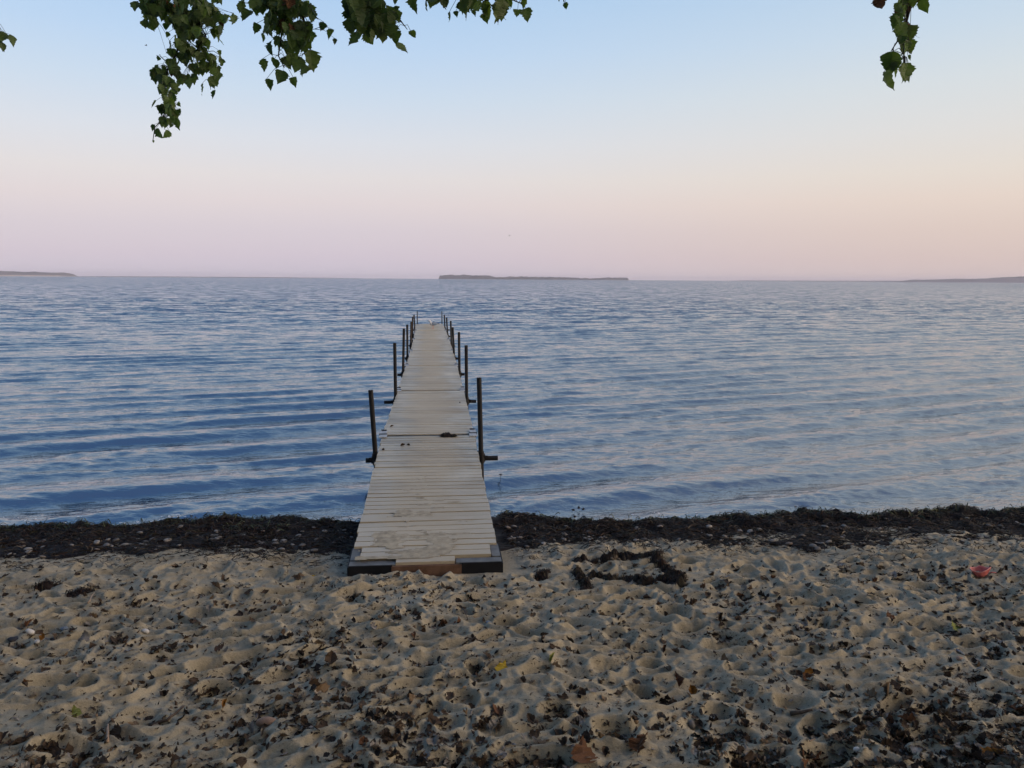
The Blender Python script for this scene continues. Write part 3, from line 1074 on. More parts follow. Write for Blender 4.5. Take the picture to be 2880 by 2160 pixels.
# ---- poplar tree overhead: trunk and limbs stand left of and behind the viewer, boughs hang into view
TREE = empty('poplar_tree', (-3.4, -2.2, 0.95))
tag(TREE, 'leafy poplar tree whose dark lobed leaves hang into the top of the view', 'tree')
m = MB()
m.tube([(-3.4, -2.2, .6), (-3.3, -2.1, 2.2), (-3.15, -1.9, 4.0), (-3.0, -1.7, 6.0), (-2.9, -1.6, 8.5)], [.30, .25, .21, .16, .06], 14)
LIMBS = [[(-3.15, -1.9, 4.0), (-2.9, -.4, 4.6), (-2.6, 1.2, 4.9), (-2.2, 2.8, 4.95), (-1.9, 4.4, 4.75)],
         [(-3.05, -1.75, 5.2), (-1.6, -.6, 5.4), (-.4, 1.0, 5.0), (.3, 2.4, 4.6), (.6, 3.0, 4.4)],
         [(-3.1, -1.8, 4.6), (-1.2, -1.6, 5.0), (.6, -.6, 4.8), (1.5, .8, 4.3), (1.9, 1.9, 3.9)],
         [(-3.2, -2.0, 3.4), (-4.2, -.6, 4.4), (-4.0, 1.6, 4.8), (-3.4, 3.8, 4.6)]]
for l in LIMBS:
    m.tube(l, [.11, .085, .06, .035, .015][:len(l)], 8)
child(m.build('trunk', M_BARK, smooth=True), TREE)
# crown above and behind the viewer
CV, CF = [], []
for i in range(4200):
    while True:
        p = Vector((random.uniform(-9, 8), random.uniform(-9, 3.6), random.uniform(4.4, 9.5)))
        if ((p.x + .5) / 8.5) ** 2 + ((p.y + 2.8) / 6.4) ** 2 + ((p.z - 6.6) / 2.6) ** 2 < 1: break
    r = Matrix.Rotation(random.uniform(0, 6.28), 3, 'Z') @ Matrix.Rotation(random.gauss(0, .9), 3, 'X')
    s_ = random.uniform(.16, .34)
    b0 = len(CV)
    v, f = leaf_geo(.2, .3)
    CV += [p + r @ (q * s_) for q in v]
    CF += [tuple(a + b0 for a in q) for q in f]
me = bpy.data.meshes.new('crown')
me.from_pydata(CV, [], CF)
child(link('crown', me, M_GREEN), TREE)

lf_rng = random.Random(11)


def bough(depth, twigs, blobs, scale, limb_to, origin, zoomk, fill=1.0, dry=0.015):
    """twigs: zoomed-pixel polylines; blobs: (x, y, rx, ry, count, size px) in the same zoomed pixels"""
    def W3(x, y, dd=0.0):
        return Vector(atdepth(origin[0] + x / zoomk, origin[1] + y / zoomk, depth + dd))
    mt = MB()
    tw_pts = []
    for ti, tw in enumerate(twigs):
        pts = [W3(*p, dd=lf_rng.gauss(0, .03)) for p in tw]
        if ti == 0:
            pts = [Vector(limb_to), (Vector(limb_to) + pts[0]) / 2 + Vector((.05, 0, .1))] + pts
        nn = len(pts)
        rads = [.0075 - .0058 * i / (nn - 1) for i in range(nn)] if ti == 0 else [.004 - .0028 * i / (nn - 1) for i in range(nn)]
        mt.tube(pts, rads, 6)
        for a, b2 in zip(pts[:-1], pts[1:]):
            for q in range(5):
                tw_pts.append(a.lerp(b2, q / 5))
    V1, F1, M1 = [], [], []
    for (x, y, rx, ry, cnt, sp_) in blobs:
        for i in range(max(1, round(cnt * fill * 2.1)) if cnt > 1 else 1):
            a, q = lf_rng.uniform(0, 6.283), math.sqrt(lf_rng.random())
            c_ = W3(x + rx * q * math.cos(a), y + ry * q * math.sin(a), lf_rng.gauss(0, .10 if cnt > 1 else .04))
            size = sp_ * lf_rng.uniform(.60, 1.05) / zoomk * depth / FPX
            down = Vector((lf_rng.gauss(0, .32), lf_rng.gauss(0, .25), -1)).normalized()
            if lf_rng.random() < .06: down = Vector((lf_rng.gauss(0, 1), lf_rng.gauss(0, .5), lf_rng.gauss(-.3, .6))).normalized()
            face = Vector((lf_rng.gauss(0, 1), -abs(lf_rng.gauss(1.0, .7)), lf_rng.gauss(.2, .4)))
            face = (face - down * face.dot(down)).normalized()
            xax = down.cross(face)
            r = Matrix((xax, down, face)).transposed()
            v, f = leaf_geo(lf_rng.uniform(-.1, .55), lf_rng.uniform(-.3, .9), .04, lf_rng.uniform(-.5, .5), lf_rng)
            b0 = len(V1)
            base = c_ - down * size * .48
            wv = size * lf_rng.uniform(.85, 1.05)
            V1 += [base + r @ Vector((q2.x * wv, q2.y * size, q2.z * size)) for q2 in v]
            F1 += [tuple(k2 + b0 for k2 in q2) for q2 in f]
            M1 += [1 if lf_rng.random() < dry else 0] * len(f)
            # leaf stalk to the closest twig point above
            best = min(tw_pts, key=lambda p: (p - base).length + (0.05 if p.z < base.z else 0))
            if (best - base).length < .22:
                mid = best.lerp(base, .5) + Vector((0, 0, .012))
                mt.tube([best, mid, base], [.0012, .0009, .0008], 4, False)
    bo = child(mt.build('bough', M_TWIG, smooth=True), TREE)
    me = bpy.data.meshes.new('leaves')
    me.from_pydata(V1, [], F1)
    me.polygons.foreach_set('material_index', M1)
    o = link('leaves', me, [M_GREEN, M_DRY])
    o.parent = bo
    return bo


K1 = 3.568
bough(4.2, [[(640, -700), (600, -250), (570, 0), (600, 300), (560, 550), (480, 640), (450, 800), (440, 1000), (430, 1180), (340, 1280), (320, 1420)],
            [(760, -200), (770, 0), (800, 250), (850, 350), (870, 560), (900, 650), (900, 900)], [(850, 350), (770, 480), (690, 700)], [(300, -200), (330, 0), (330, 200)], [(480, 640), (390, 560)], [(430, 1180), (440, 1300)]],
      [(150, 70, 1, 1, 1, 130), (330, 80, 120, 110, 22, 115), (330, 220, 45, 60, 5, 95), (235, 210, 30, 50, 3, 85), (520, 120, 100, 130, 20, 110), (700, 100, 190, 110, 34, 110), (880, 150, 90, 90, 14, 110), (1000, 200, 70, 45, 6, 105), (1110, 200, 25, 25, 2, 110),
       (985, 345, 45, 50, 4, 115), (690, 290, 130, 130, 28, 110), (600, 420, 60, 70, 8, 105), (470, 270, 20, 20, 1, 95), (475, 345, 10, 10, 1, 70), (490, 435, 1, 1, 1, 75), (720, 560, 75, 75, 9, 110), (640, 540, 60, 90, 9, 105), (830, 440, 60, 60, 7, 95), (820, 560, 40, 60, 4, 100),
       (880, 620, 60, 60, 8, 95), (800, 690, 110, 40, 10, 95), (940, 750, 50, 40, 3, 110), (925, 840, 40, 40, 3, 125), (815, 900, 10, 10, 1, 125), (935, 955, 5, 5, 1, 105), (700, 810, 45, 50, 4, 110), (610, 790, 40, 50, 4, 95), (510, 530, 40, 40, 3, 95),
       (980, 620, 40, 70, 4, 60), (1000, 520, 30, 30, 1, 60), (380, 590, 8, 8, 1, 85), (400, 745, 75, 60, 9, 115), (530, 690, 55, 60, 7, 105), (440, 870, 45, 75, 9, 95), (530, 880, 30, 50, 3, 90), (585, 910, 5, 5, 1, 75), (345, 1045, 12, 12, 1, 120), (480, 1000, 60, 50, 5, 100),
       (470, 1100, 75, 60, 11, 100), (530, 1170, 35, 45, 4, 100), (440, 1220, 45, 40, 5, 85), (565, 1245, 5, 5, 1, 110), (585, 1050, 5, 5, 1, 85), (600, 1120, 5, 5, 1, 85), (510, 1270, 5, 5, 1, 75), (385, 1345, 8, 8, 1, 115), (455, 1355, 5, 5, 1, 90), (330, 1290, 8, 8, 1, 75), (325, 1420, 3, 3, 1, 40),
       (450, -150, 260, 160, 40, 110), (960, 20, 40, 20, 2, 80)],
      1, (-1.95, 4.3, 4.76), (340, 0), K1, 1.0)
bough(3.0, [[(1560, -900), (1580, -300), (1600, 0), (1620, 300), (1580, 560), (1640, 680)], [(1700, -200), (1760, 0), (1800, 60), (1870, 300), (1960, 290)], [(1800, 60), (1900, 500), (1800, 560)]],
      [(1260, 155, 8, 8, 1, 190), (1210, 60, 15, 30, 2, 100), (1480, 50, 170, 60, 20, 140), (1640, 80, 140, 80, 18, 150), (1800, 90, 110, 80, 11, 150), (1920, 150, 30, 40, 2, 130), (1500, 200, 60, 60, 4, 130), (1520, 280, 70, 60, 6, 140), (1650, 260, 70, 80, 8, 150), (1800, 320, 90, 60, 8, 140), (1890, 380, 50, 40, 3, 150),
       (1360, 290, 8, 8, 1, 130), (1425, 375, 8, 8, 1, 140), (1515, 495, 8, 8, 1, 175), (1600, 430, 30, 30, 2, 130), (1700, 470, 50, 60, 4, 140), (1820, 460, 60, 50, 5, 140), (1910, 625, 10, 10, 1, 230), (1850, 700, 15, 15, 1, 140), (1700, 620, 45, 40, 3, 150), (1770, 640, 20, 30, 2, 150),
       (1440, 650, 10, 10, 1, 185), (1530, 640, 10, 10, 1, 120), (1610, 780, 10, 10, 1, 210), (1480, 860, 10, 10, 1, 200), (1730, 830, 10, 10, 1, 130), (2020, 265, 8, 8, 1, 110), (2100, 345, 8, 8, 1, 150), (2145, 420, 4, 4, 1, 70), (1600, -180, 250, 140, 30, 140)],
      1, (-.4, 2.9, 4.2), (340, 0), K1, 1.0, .03)
bough(2.9, [[(380, -700), (370, -200), (380, 0), (420, 90), (560, 200), (690, 255)], [(400, 60), (350, 200), (300, 300)], [(560, 150), (690, 170), (755, 255)]],
      [(290, 30, 60, 40, 6, 130), (350, 90, 110, 80, 22, 140), (330, 190, 85, 70, 13, 140), (295, 335, 6, 6, 1, 165), (375, 320, 5, 5, 1, 110), (432, 310, 8, 30, 2, 130), (480, 50, 60, 40, 7, 120), (470, 200, 40, 40, 4, 130), (555, 230, 65, 70, 9, 140), (545, 140, 30, 40, 3, 120), (615, 130, 65, 50, 7, 110), (520, 310, 20, 30, 2, 120),
       (655, 325, 10, 10, 1, 200), (705, 420, 5, 5, 1, 150), (805, 305, 4, 4, 1, 100), (640, 8, 20, 8, 1, 70), (225, 150, 5, 5, 1, 80), (400, -150, 160, 120, 18, 140)],
      1, (-.1, 2.85, 4.3), (900, 0), 3.072, 1.05)
bough(2.8, [[(1250, -600), (1230, -250), (1240, -90), (1300, -30), (1440, 20)], [(1230, -250), (1000, -120), (880, -40), (815, 20)], [(1300, -150), (1550, -60), (1690, 10), (1760, 40)]],
      [(815, 50, 6, 6, 1, 140), (905, 40, 12, 12, 1, 140), (980, 10, 40, 20, 4, 100), (1065, 25, 15, 10, 2, 120), (1130, 145, 6, 6, 1, 115), (1175, 125, 4, 4, 1, 75), (1240, 60, 10, 10, 2, 140), (1270, 140, 4, 4, 1, 95), (1340, 50, 40, 25, 4, 120), (1430, 90, 25, 20, 3, 140), (1430, 160, 6, 6, 1, 105), (1325, 115, 5, 5, 1, 85),
       (1550, 110, 10, 10, 2, 190), (1620, 20, 35, 25, 3, 120), (1695, 120, 8, 8, 1, 110), (1755, 35, 15, 15, 2, 85), (1795, 130, 6, 6, 1, 125), (1250, -100, 430, 70, 34, 140)],
      1, (.4, 2.7, 4.45), (900, 0), 3.072, 1.0)
bough(2.9, [[(2130, -300), (2120, -60), (2100, -20), (2110, 20)]], [(2070, 0, 5, 5, 1, 60), (2125, 55, 4, 4, 1, 95), (2120, -120, 60, 50, 5, 120)], 1, (.6, 2.95, 4.42), (900, 0), 3.072)
bough(2.1, [[(870, -900), (860, -300), (840, 60), (740, 450), (730, 700), (720, 1040)], [(740, 470), (640, 650), (510, 850)]],
      [(335, 60, 10, 10, 1, 260), (700, 70, 50, 40, 2, 300), (700, 180, 25, 40, 2, 320), (860, 30, 40, 20, 2, 240), (600, 360, 15, 20, 2, 320), (1060, 100, 10, 10, 1, 260), (690, 500, 30, 30, 2, 250), (820, 560, 30, 25, 2, 330), (890, 570, 15, 15, 1, 210), (670, 660, 25, 30, 2, 260), (800, 780, 40, 30, 3, 260), (710, 820, 30, 20, 2, 210),
       (810, 965, 6, 6, 1, 120), (515, 1040, 25, 30, 2, 390), (440, 1370, 10, 10, 1, 420), (560, 1230, 10, 10, 1, 210), (590, 1120, 20, 20, 1, 230), (480, 1180, 20, 20, 1, 300), (660, 1130, 15, 15, 1, 230), (830, 1180, 15, 15, 1, 230), (700, 600, 20, 20, 1, 260), (780, 850, 30, 20, 1, 230), (640, 150, 30, 40, 1, 280), (755, 1210, 25, 25, 2, 390), (600, -250, 350, 150, 9, 300)],
      1, (1.85, 1.95, 3.88), (2420, 0), 5.923, 1.0, .06)
bough(4.3, [[(-300, -800), (-200, 200), (0, 560), (300, 700)]], [(200, 600, 40, 40, 2, 480), (620, 850, 20, 20, 1, 560), (120, 1150, 30, 30, 2, 470), (-200, 700, 200, 400, 8, 480)], 1, (-3.35, 3.85, 4.6), (0, 70), 18.43)

# ---- the wood behind the beach, out of view, that shades the sand from the land side
WV, WF = [], []
for i in range(9000):
    x = random.uniform(-45, 45)
    y = -11 - abs(random.gauss(0, 2.5)) - .008 * x * x + random.uniform(-1, 1)
    z = 1.6 + 10.5 * random.random() * (1 + .15 * math.sin(x * .6))
    r = Matrix.Rotation(random.uniform(0, 6.28), 3, 'Z') @ Matrix.Rotation(random.gauss(0, 1.0), 3, 'X')
    s_ = random.uniform(.5, 1.1)
    b0 = len(WV)
    q = [Vector(c_) for c_ in ((-.5, 0, 0), (-.2, .45, .1), (.35, .4, 0), (.55, -.1, .1), (.1, -.5, 0))]
    WV += [Vector((x, y, z)) + r @ (p_ * s_) for p_ in q]
    WF.append(tuple(range(b0, b0 + 5)))
me = bpy.data.meshes.new('wood')
me.from_pydata(WV, [], WF)
tag(link('woodland', me, M_GREEN), 'dense dark wood standing behind the beach', 'woodland', kind='stuff')

# ------------------------------------------------------------------ dead leaves on the sand
def dead_mesh(i):
    r = random.Random(100 + i)
    v, f = leaf_geo(r.uniform(-.3, 1.3), r.uniform(-1.2, 3.0), .10, r.uniform(-1, 1), r)
    zmin = sorted(q.z for q in v)[3]
    v = [Vector((q.x, q.y - .45, q.z - zmin)) for q in v]
    # a short stalk
    n = len(v)
    b0 = v[len(PROF)]
    v += [b0 + Vector((-.012, 0, 0)), b0 + Vector((.012, 0, 0)), b0 + Vector((.05, -.28, .03)), b0 + Vector((.03, -.28, .03))]
    f = f + [(n, n + 1, n + 2, n + 3)]
    me = bpy.data.meshes.new('dead_leaf')
    me.from_pydata(v, [], f)
    return me


NVAR = 14
DEAD = {}


def dead_proto(i, col):
    if (i, col) not in DEAD:
        me = dead_mesh(i)
        me.materials.append(M_LEAF[col])
        DEAD[(i, col)] = me
    return DEAD[(i, col)]


def put_leaf(x, y, z, size, col, i, label, group=None, rot=None, name='dead_leaf'):
    o = bpy.data.objects.new(name, dead_proto(i, col))
    COL.objects.link(o)
    o.location = (x, y, z)
    o.scale = (size, size, size)
    o.rotation_euler = rot or (random.gauss(0, .3), random.gauss(0, .3), random.uniform(0, 6.283))
    return tag(o, label, 'leaf', group)


SPECIAL = [(1410, 1887, .075, 'yellow', 'bright yellow fallen leaf on the sand below the jetty foot, the yellowest of all'),
           (878, 1631, .055, 'yellow', 'small yellow leaf on the sand just left of the jetty front corner'),
           (215, 1990, .06, 'lime', 'pale lime green leaf on the sand in the lower left'),
           (1552, 1861, .065, 'lime', 'yellow green leaf beside a hollow right of the yellow leaf'),
           (632, 1998, .06, 'orange', 'orange yellow leaf among dark leaves near the long stick'),
           (1516, 1669, .055, 'orange', 'orange leaf on the sand right of the jetty foot'),
           (1951, 1949, .065, 'orange', 'upright orange leaf on the sand right of centre'),
           (2791, 2111, .075, 'orange', 'broad orange brown leaf lying flat in the bottom right corner'),
           (2271, 1900, .06, 'orange', 'curled orange leaf on a pale sand mound right of centre'),
           (2687, 1770, .075, 'lime', 'spotted yellow green leaf on the right sand'),
           (2554, 2014, .07, 'rust', 'reddish square looking leaf on the lower right sand'),
           (1899, 1919, .085, 'rust', 'big rust brown leaf standing on edge right of centre'),
           (931, 1877, .08, 'dark', 'big dark brown leaf below and left of the jetty foot'),
           (899, 1941, .085, 'tan', 'rounded tan brown leaf below the big dark brown leaf'),
           (1635, 2131, .12, 'rust', 'very large curled rust brown leaf at the bottom edge'),
           (1798, 2102, .10, 'rust', 'large curled brown leaf right of the very large one at the bottom edge'),
           (2039, 1862, .065, 'tan', 'yellowish tan leaf with a dark stalk right of centre'),
           (2498, 1958, .085, 'tan', 'light brown cupped leaf on the lower right sand'),
           (2029, 1745, .085, 'dark', 'dark brown leaf with an orange one behind it on the right'),
           (81, 1752, .06, 'rust', 'rust coloured leaf standing up beside the white stone at left'),
           (127, 1807, .055, 'orange', 'small orange brown leaf beside the little white stone at left'),
           (620, 1830, .065, 'rust', 'narrow reddish leaf on the sand left of centre'),
           (330, 2075, .10, 'dark', 'large dark brown leaf beside the pale upright twig at lower left'),
           (2500, 1745, .06, 'rust', 'small rust leaf above the dark leaf row on the right sand')]
for i, (px, py, sz, col, lab) in enumerate(SPECIAL):
    x, y, z = on_sand(px, py)
    put_leaf(x, y, z + .016, sz, col, i % NVAR, lab, rot=(random.gauss(.45, .15), random.gauss(0, .2), random.gauss(0, .6)))

GEN = [('dark', .46, 'dark brown curled dead leaf lying on the trampled sand', 'dark brown dead leaves on the sand'),
       ('black', .20, 'nearly black rotting dead leaf lying on the trampled sand', 'blackened dead leaves on the sand'),
       ('rust', .12, 'dull rust brown dead leaf lying on the trampled sand', 'rust brown dead leaves on the sand'),
       ('tan', .10, 'light tan dry dead leaf lying on the trampled sand', 'tan dead leaves on the sand'),
       ('grey', .10, 'pale grey dried dead leaf lying on the trampled sand', 'pale grey dead leaves on the sand')]


def spots_np(n):
    """beach points seen evenly over the lower picture, gathered in hollows and drifts"""
    px = rng.uniform(-60, 2940, n)
    py = 1590 + 610 * rng.random(n)
    d0 = (px - 1440) / FPX
    d1 = -(py - 1080) / FPX
    dx = R3[0, 0] * d0 + R3[0, 1] * d1 - R3[0, 2]
    dy_ = R3[1, 0] * d0 + R3[1, 1] * d1 - R3[1, 2]
    dz_ = R3[2, 0] * d0 + R3[2, 1] * d1 - R3[2, 2]
    z = np.full(n, .3)
    for _ in range(7):
        t_ = (z - CAM_H) / dz_
        x, y = dx * t_, dy_ * t_
        z = sand_z(x, y)
    i_ = np.clip(np.searchsorted(YS, y), 0, len(YS) - 1)
    j_ = np.clip(np.searchsorted(XS, x), 0, len(XS) - 1)
    hollow = np.where(D[i_, j_] < -.012, 1.0, .32)
    cl = vnoise(x, y, 91, .45) * .8 + vnoise(x, y, 92, .16) * .5
    dens = .35 + .5 * px / 2880
    ok = (rng.random(n) < dens * hollow * np.clip(.58 + .85 * cl, 0.05, 1.05)) & ~((np.abs(x) < .62) & (y > 5.1))
    return [tuple(q) for q in np.stack([x, y, z], -1)[ok]]


POOL = spots_np(160000)
print('pool', len(POOL))


def leaf_spot():
    return POOL.pop()


count = 0
LEAF_N = 276
while count < LEAF_N:
    x, y, z = leaf_spot()
    r = random.random()
    for col, p_, lab, grp in GEN:
        r -= p_
        if r <= 0: break
    put_leaf(x, y, z - random.uniform(-.006, .008), random.uniform(.038, .080), col, random.randrange(NVAR), lab, grp)
    count += 1

# the rest of the litter: crumbs and fragments that nobody could count
LV, LF, LM = [], [], []
for i in range(12500):
    if i < 2000:
        x, y, z = leaf_spot()
        s_ = random.uniform(.025, .055)
    else:
        if random.random() < .78:
            x, y, z = leaf_spot()
        else:
            x, y, z = on_sand(random.uniform(-60, 2940), random.uniform(1560, 2190))
        s_ = random.uniform(.005, .024)
    if abs(x) < .62 and y > 5.1: continue
    r = Matrix.Rotation(random.uniform(0, 6.28), 3, 'Z') @ Matrix.Rotation(random.gauss(0, .5), 3, 'X') @ Matrix.Rotation(random.gauss(0, .4), 3, 'Y')
    b0 = len(LV)
    if s_ > .024:
        v, f = leaf_geo(random.uniform(-.2, .9), random.uniform(-.5, 2.0), .06)
        v = [Vector((q.x, q.y - .45, q.z)) for q in v]
    else:
        n = random.choice((4, 5, 5, 6))
        v = [Vector((math.cos(a) * random.uniform(.12, .5), math.sin(a) * random.uniform(.4, 1.0), random.uniform(-.12, .2))) for a in np.linspace(0, 6.283, n, endpoint=False)]
        v.append(Vector((0, 0, .2)))
        f = [(q, (q + 1) % n, n) for q in range(n)]
    c_ = Vector((x, y, z + .004 + s_ * .08))
    LV += [c_ + r @ (q * s_) for q in v]
    LF += [tuple(a + b0 for a in q) for q in f]
    LM += [random.choice((0, 0, 0, 0, 0, 1, 1, 1, 3, 4))] * len(f)
me = bpy.data.meshes.new('leaf_litter')
me.from_pydata(LV, [], LF)
me.polygons.foreach_set('material_index', LM)
tag(link('leaf_litter', me, [M_LEAF[c_] for c_ in ('dark', 'black', 'rust', 'tan', 'grey')]), 'crumbled leaf fragments and weed scraps scattered over the sand', 'leaf litter', kind='stuff')

# ------------------------------------------------------------------ stones
def stone_mesh(seed, flat=.55):
    r = random.Random(seed)
    bm = bmesh.new()
    bmesh.ops.create_icosphere(bm, subdivisions=2, radius=1)
    ks = [(Vector((r.gauss(0, 1), r.gauss(0, 1), r.gauss(0, 1))).normalized(), r.uniform(.08, .3)) for _ in range(7)]
    e = r.uniform(.62, .95)
    for v in bm.verts:
        n = v.co.normalized()
        s_ = 1 + sum(a * max(0, n.dot(d)) ** 3 - a * .3 for d, a in ks)
        v.co = Vector((n.x * s_, n.y * s_ * e, n.z * s_ * flat))
    me = bpy.data.meshes.new('pebble')
    bm.to_mesh(me)
    bm.free()
    me.polygons.foreach_set('use_smooth', [True] * len(me.polygons))
    return me


STONES = [stone_mesh(i, .42) for i in range(9)]
for s_ in STONES: s_.materials.append(M_PEB)


def put_stone(x, y, z, r, label, group=None, me=None, name='pebble', cat='pebble'):
    o = bpy.data.objects.new(name, me or random.choice(STONES))
    COL.objects.link(o)
    o.location = (x, y, z + r * .25)
    o.scale = (r, r, r)
    o.rotation_euler = (random.gauss(0, .15), random.gauss(0, .15), random.uniform(0, 6.28))
    return tag(o, label, cat, group)


n_ = 0
while n_ < 290:
    x = random.uniform(-4.4, 6.6)
    f_, b_ = float(bank_front(np.array([x]))[0]), float(bank_back(np.array([x]))[0])
    tt = abs(random.gauss(.22, .24))
    if tt > .92 or abs(x) < .62: continue
    y = f_ + tt * (b_ - f_)
    z = float(np.maximum(bank_top(np.array([x]), np.array([y])), beach_base(np.array([x]), np.array([y])))[0])
    put_stone(x, y, z, random.uniform(.014, .042), 'flat grey pebble lying in the dark seaweed bank', 'pebbles in the seaweed bank')
    n_ += 1


def special_stone(px, py, r, m_, lab, seed, flat=.6):
    me = stone_mesh(seed, flat)
    me.materials.append(m_)
    x, y, z = on_sand(px, py)
    put_stone(x, y, z, r, lab, me=me, name='stone', cat='stone')


special_stone(86, 1781, .030, M_PWHITE, 'white rounded stone on the sand at the far left', 201)
special_stone(38, 1803, .040, M_PDARK, 'black stone below the white stone at the left edge', 202, .45)
special_stone(182, 1774, .036, M_PBLUE, 'blue grey stone right of the white stone at left', 203, .5)
special_stone(105, 1806, .018, M_PWHITE, 'little white stone under the blue grey stone at left', 204)
special_stone(412, 1782, .025, M_PWHITE, 'lone white stone on the sand left of centre', 205)
special_stone(749, 2038, .055, M_PRED, 'reddish brown rounded stone in the sand left of centre', 206, .6)
special_stone(1374, 1748, .030, M_PBLUE, 'blue grey stone on the sand below the jetty foot', 207, .4)
special_stone(2505, 2130, .022, M_PWHITE, 'angular white stone at the bottom right', 208)
special_stone(2412, 2107, .022, M_PWHITE, 'small white stone in a dark hollow at the bottom right', 209)
special_stone(2697, 1855, .024, M_PRED, 'brownish stone in a small group on the right sand', 210)
special_stone(2748, 1863, .034, M_PEB, 'smooth grey stone at the end of the group on the right sand', 211, .5)
special_stone(2703, 1841, .030, M_PBLUE, 'dark blue stone topping the small group on the right sand', 212, .35)
special_stone(1946, 2046, .030, M_PEB, 'pale block shaped stone among leaves low on the right', 213, .9)
for i, (vx, vy, r) in enumerate([(745, 430, .019), (830, 436, .018), (905, 440, .016), (800, 600, .022), (1070, 645, .021), (1190, 615, .019), (1120, 640, .015), (920, 615, .015), (980, 650, .013)]):
    x, y, z = rz((vx, vy))
    me = stone_mesh(300 + i, .9)
    me.materials.append(M_BALL)
    put_stone(x, y, z, r, 'round brown sandy ball inside the seaweed rectangle', 'balls inside the seaweed rectangle', me, 'sand_ball', 'ball')
x, y, z = rz((655, 590))
me = stone_mesh(320, .6); me.materials.append(M_PDARK)
put_stone(x, y, z, .02, 'black pebble inside the seaweed rectangle', me=me, name='stone', cat='stone')

# ------------------------------------------------------------------ sticks
def stick(pts, r, m_, lab):
    P = []
    for i, (px, py, dz) in enumerate(pts):
        x, y, z = on_sand(px, py)
        P.append(Vector((x, y, z + dz)))
    m = MB()
    Q = []
    for a, b2 in zip(P[:-1], P[1:]):
        for q in range(4):
            Q.append(a.lerp(b2, q / 4) + Vector((random.gauss(0, .002), random.gauss(0, .002), 0)))
    Q.append(P[-1])
    Q = [q - P[0] for q in Q]
    m.tube(Q, [r * (1 - .5 * i / (len(Q) - 1)) for i in range(len(Q))], 6)
    o = m.build('stick', m_, smooth=True)
    o.location = P[0]
    return tag(o, lab, 'stick')


M_STICK = tinted('stick_wood', (0.075, 0.055, 0.042), .9, .5, 40)
M_PALES = tinted('pale_stick', (0.30, 0.22, 0.16), .9, .4, 40)
stick([(423, 2046, .012), (470, 2022, .018), (518, 2001, .012)], .008, M_STICK, 'longest brown stick lying on the sand in the lower left')
stick([(304, 2092, .01), (305, 2060, .03)], .007, M_PALES, 'short pale twig standing beside the large dark leaf at lower left')
stick([(248, 1700, .01), (266, 1675, .02)], .005, M_PALES, 'pale reddish twig on the brown seaweed patch at left')
stick([(40, 1830, .008), (80, 1812, .01), (98, 1795, .01)], .004, M_STICK, 'thin dark curved twig among the stones at left')
stick([(1305, 1722, .008), (1316, 1750, .012)], .004, M_STICK, 'thin black twig on the sand below the jetty foot')
stick([(2225, 2113, .006), (2290, 2113, .01)], .004, M_PALES, 'thin reddish twig on the bottom right sand')
stick([(2225, 2015, .012), (2282, 2038, .012)], .010, M_STICK, 'thick dark stick end on the lower right sand')
stick([(2060, 1738, .006), (2160, 1738, .008)], .003, M_STICK, 'thin straight twig on the right sand under the pale ridge')

# ------------------------------------------------------------------ pink plastic toy: a pinched scoop lying open to the left
x, y, z = on_sand(2757, 1612)
TOY = empty('toy_scoop', (x, y, z))
tag(TOY, 'pink plastic beach scoop lying half folded on the right sand', 'toy')
M_PINK, t, b = mat('pink_plastic', (0.55, 0.10, 0.10), 0.5, 0.4)
c = cramp(t, noise(t, 25, 3).outputs[0], [(0.3, (0.40, 0.085, 0.085)), (0.7, (0.54, 0.16, 0.14))]).outputs[0]
t.links.new(c, b.inputs['Base Color'])
nu, nvv = 25, 12
V_ = []
for j in range(nvv):
    s_ = j / (nvv - 1)                       # 0 floor of the bowl .. 1 rim
    for i in range(nu):
        a = 2 * math.pi * i / (nu - 1)
        rx = .12 * (1 + .12 * math.cos(a)) * (s_ ** .55)
        ry = .075 * (s_ ** .5) * (1 - .35 * max(0, math.cos(a)))
        X = rx * math.cos(a) + .01
        Y = ry * math.sin(a)
        Z = .095 * s_ ** 1.6 + .018 * s_ * math.cos(2 * a + .6) + .02 * s_ * max(0, math.sin(a)) + (.03 * s_ * math.exp(-((a - 1.25) / .3) ** 2))
        V_.append((X, Y, Z + .004))
me = mesh_np('bowl', np.array(V_), gridfaces(nvv, nu))
bowl = link('bowl', me, M_PINK, smooth=True)
bowl.parent = TOY
mod = bowl.modifiers.new('thick', 'SOLIDIFY')
mod.thickness = .004
m = MB()
m.tube([V_[(nvv - 1) * nu + i] for i in range(nu)], .004, 6, False)
M_PINKL = tinted('pale_pink_rim', (0.62, 0.26, 0.22), .5, .2)
o = m.build('rim', M_PINKL, TOY, True)
m = MB()
m.tube([(.13, 0, .05), (.16, .004, .048), (.195, .0, .042)], [.010, .008, .006], 8)
m.build('handle', M_PINK, TOY, True)
TOY.scale = (.56, .56, .56)
TOY.rotation_euler = (math.radians(-9), math.radians(-8), math.radians(-12))

# ------------------------------------------------------------------ small things on the jetty and in the shallows
xj, yj = ground(1258, 1224, DZ + .01)
weed_clump('seaweed_clump', [(xj, yj, .05, .025), (xj - .05, yj - .005, .03, .015), (xj + .07, yj - .03, .03, .01)], 'dark seaweed clump caught in the first joint of the jetty deck', dense=170, lift=.012, z0=DZ + .002)


def deck_z(y):
    return float(np.interp(y, [j[1] for j in J], [j[2] for j in J]))


def on_deck(px, py):
    z = DZ
    for _ in range(6):
        x, y = ground(px, py, z)
        z = deck_z(y)
    return x, y, z


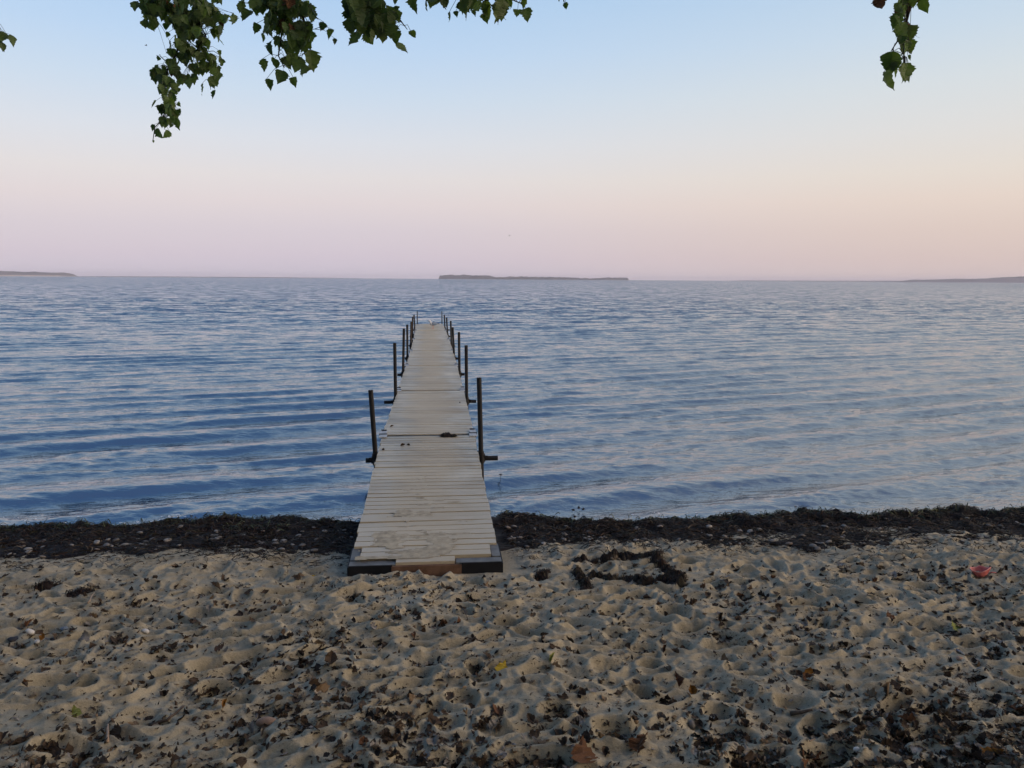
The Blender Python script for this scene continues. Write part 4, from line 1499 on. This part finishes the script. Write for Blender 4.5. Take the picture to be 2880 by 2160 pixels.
for (px, py, sz, col, lab) in [(1078, 1267, .05, 'black', 'black leaf scrap near the left edge of the first deck section'),
                               (1133, 1254, .06, 'dark', 'brown leaf scrap on the first deck section left of its middle'),
                               (1148, 1253, .045, 'black', 'blackened leaf scrap right beside the brown scrap on the first deck section'),
                               (1292.5, 1134, .045, 'black', 'black leaf scrap near the right edge of the second deck section'),
                               (1102, 1200.5, .05, 'dark', 'brown leaf scrap on the left edge of the second deck section')]:
    x, y, z = on_deck(px, py)
    put_leaf(x, y, z + .003, sz, col, 3, lab, rot=(.05, .05, random.uniform(0, 6)))

for (px, py, lab) in [(1613, 1434, 'leftmost small dark weed tuft floating in the shallows right of the jetty'), (1628, 1428, 'lone weed tuft floating between two others in the shallows'),
                      (1640, 1432, 'weed tuft floating rightmost of three close together in the shallows'), (1616, 1453, 'weed tuft half washed up at the edge of the seaweed bank')]:
    X, Y = ground(px, py, .01)
    weed_clump('floating_weed', [(X, Y, .012, .01)], lab, dense=120, lift=.006, z0=.006)
X, Y = ground(1407, 1357, 0)
m = MB()
m.tube([(0, 0, -.25), (.002, 0, .03), (.004, 0, .105)], [.0025, .002, .0015], 6)
for a in range(7):
    w = a * .9
    m.tube([(.004, 0, .085 + .004 * (a % 3)), (.004 + .022 * math.cos(w), .022 * math.sin(w), .088 + .006 * (a % 2))], [.005, .002], 5)
o = m.build('reed_stem', M_STEEL)
o.location = (X, Y, 0)
tag(o, 'thin stem with a dark tuft on top standing in shallow water right of the jetty', 'reed')

# ------------------------------------------------------------------ evening haze over the bay
m = MB()
m.box((0, 4100, 15.35), (25000, 8400, 35.3))
M_HAZE = bpy.data.materials.new('haze')
M_HAZE.use_nodes = True
t = M_HAZE.node_tree
t.nodes.clear()
pv = N(t, 'ShaderNodeVolumePrincipled')
pv.inputs['Color'].default_value = (0.84, 0.82, 0.95, 1)
pv.inputs['Density'].default_value = 1.1e-4
o_ = N(t, 'ShaderNodeOutputMaterial')
t.links.new(pv.outputs[0], o_.inputs['Volume'])
tag(m.build('haze', M_HAZE), kind='stuff')

# ------------------------------------------------------------------ wash: froth flecks where the ripples break on the weed
FV, FF = [], []
M_FOAM, t, b = mat('foam', (0.62, 0.64, 0.68), 0.6, 0.4)
for i in range(5200):
    x = random.uniform(-5, 7)
    c1 = float(vnoise(np.array([x]), np.array([.5]), 44, .8)[0])
    if random.random() > .12 + max(0, c1) * 1.1 or abs(x) < .7: continue
    y = float(bank_back(np.array([x]))[0]) + abs(random.gauss(.03, .13)) + (.12 if x > 2 else 0) * random.random()
    iy = int(np.clip(np.searchsorted(WY, y), 1, len(WY) - 1))
    ix = int(np.clip(np.searchsorted(WU, x / y), 1, len(WU) - 1))
    z = float(wz[iy, ix]) + .003
    r_ = random.uniform(.004, .014)
    a0 = random.uniform(0, 6.28)
    b0 = len(FV)
    for q in range(5):
        w = a0 + q * 1.2566
        FV.append((x + math.cos(w) * r_ * random.uniform(.8, 2.2), y + math.sin(w) * r_ * random.uniform(.4, .9), z + random.uniform(0, .006)))
    FF.append(tuple(range(b0, b0 + 5)))
me = bpy.data.meshes.new('foam')
me.from_pydata(FV, [], FF)
tag(link('foam', me, M_FOAM), 'pale froth flecks along the water edge', 'foam', kind='stuff')
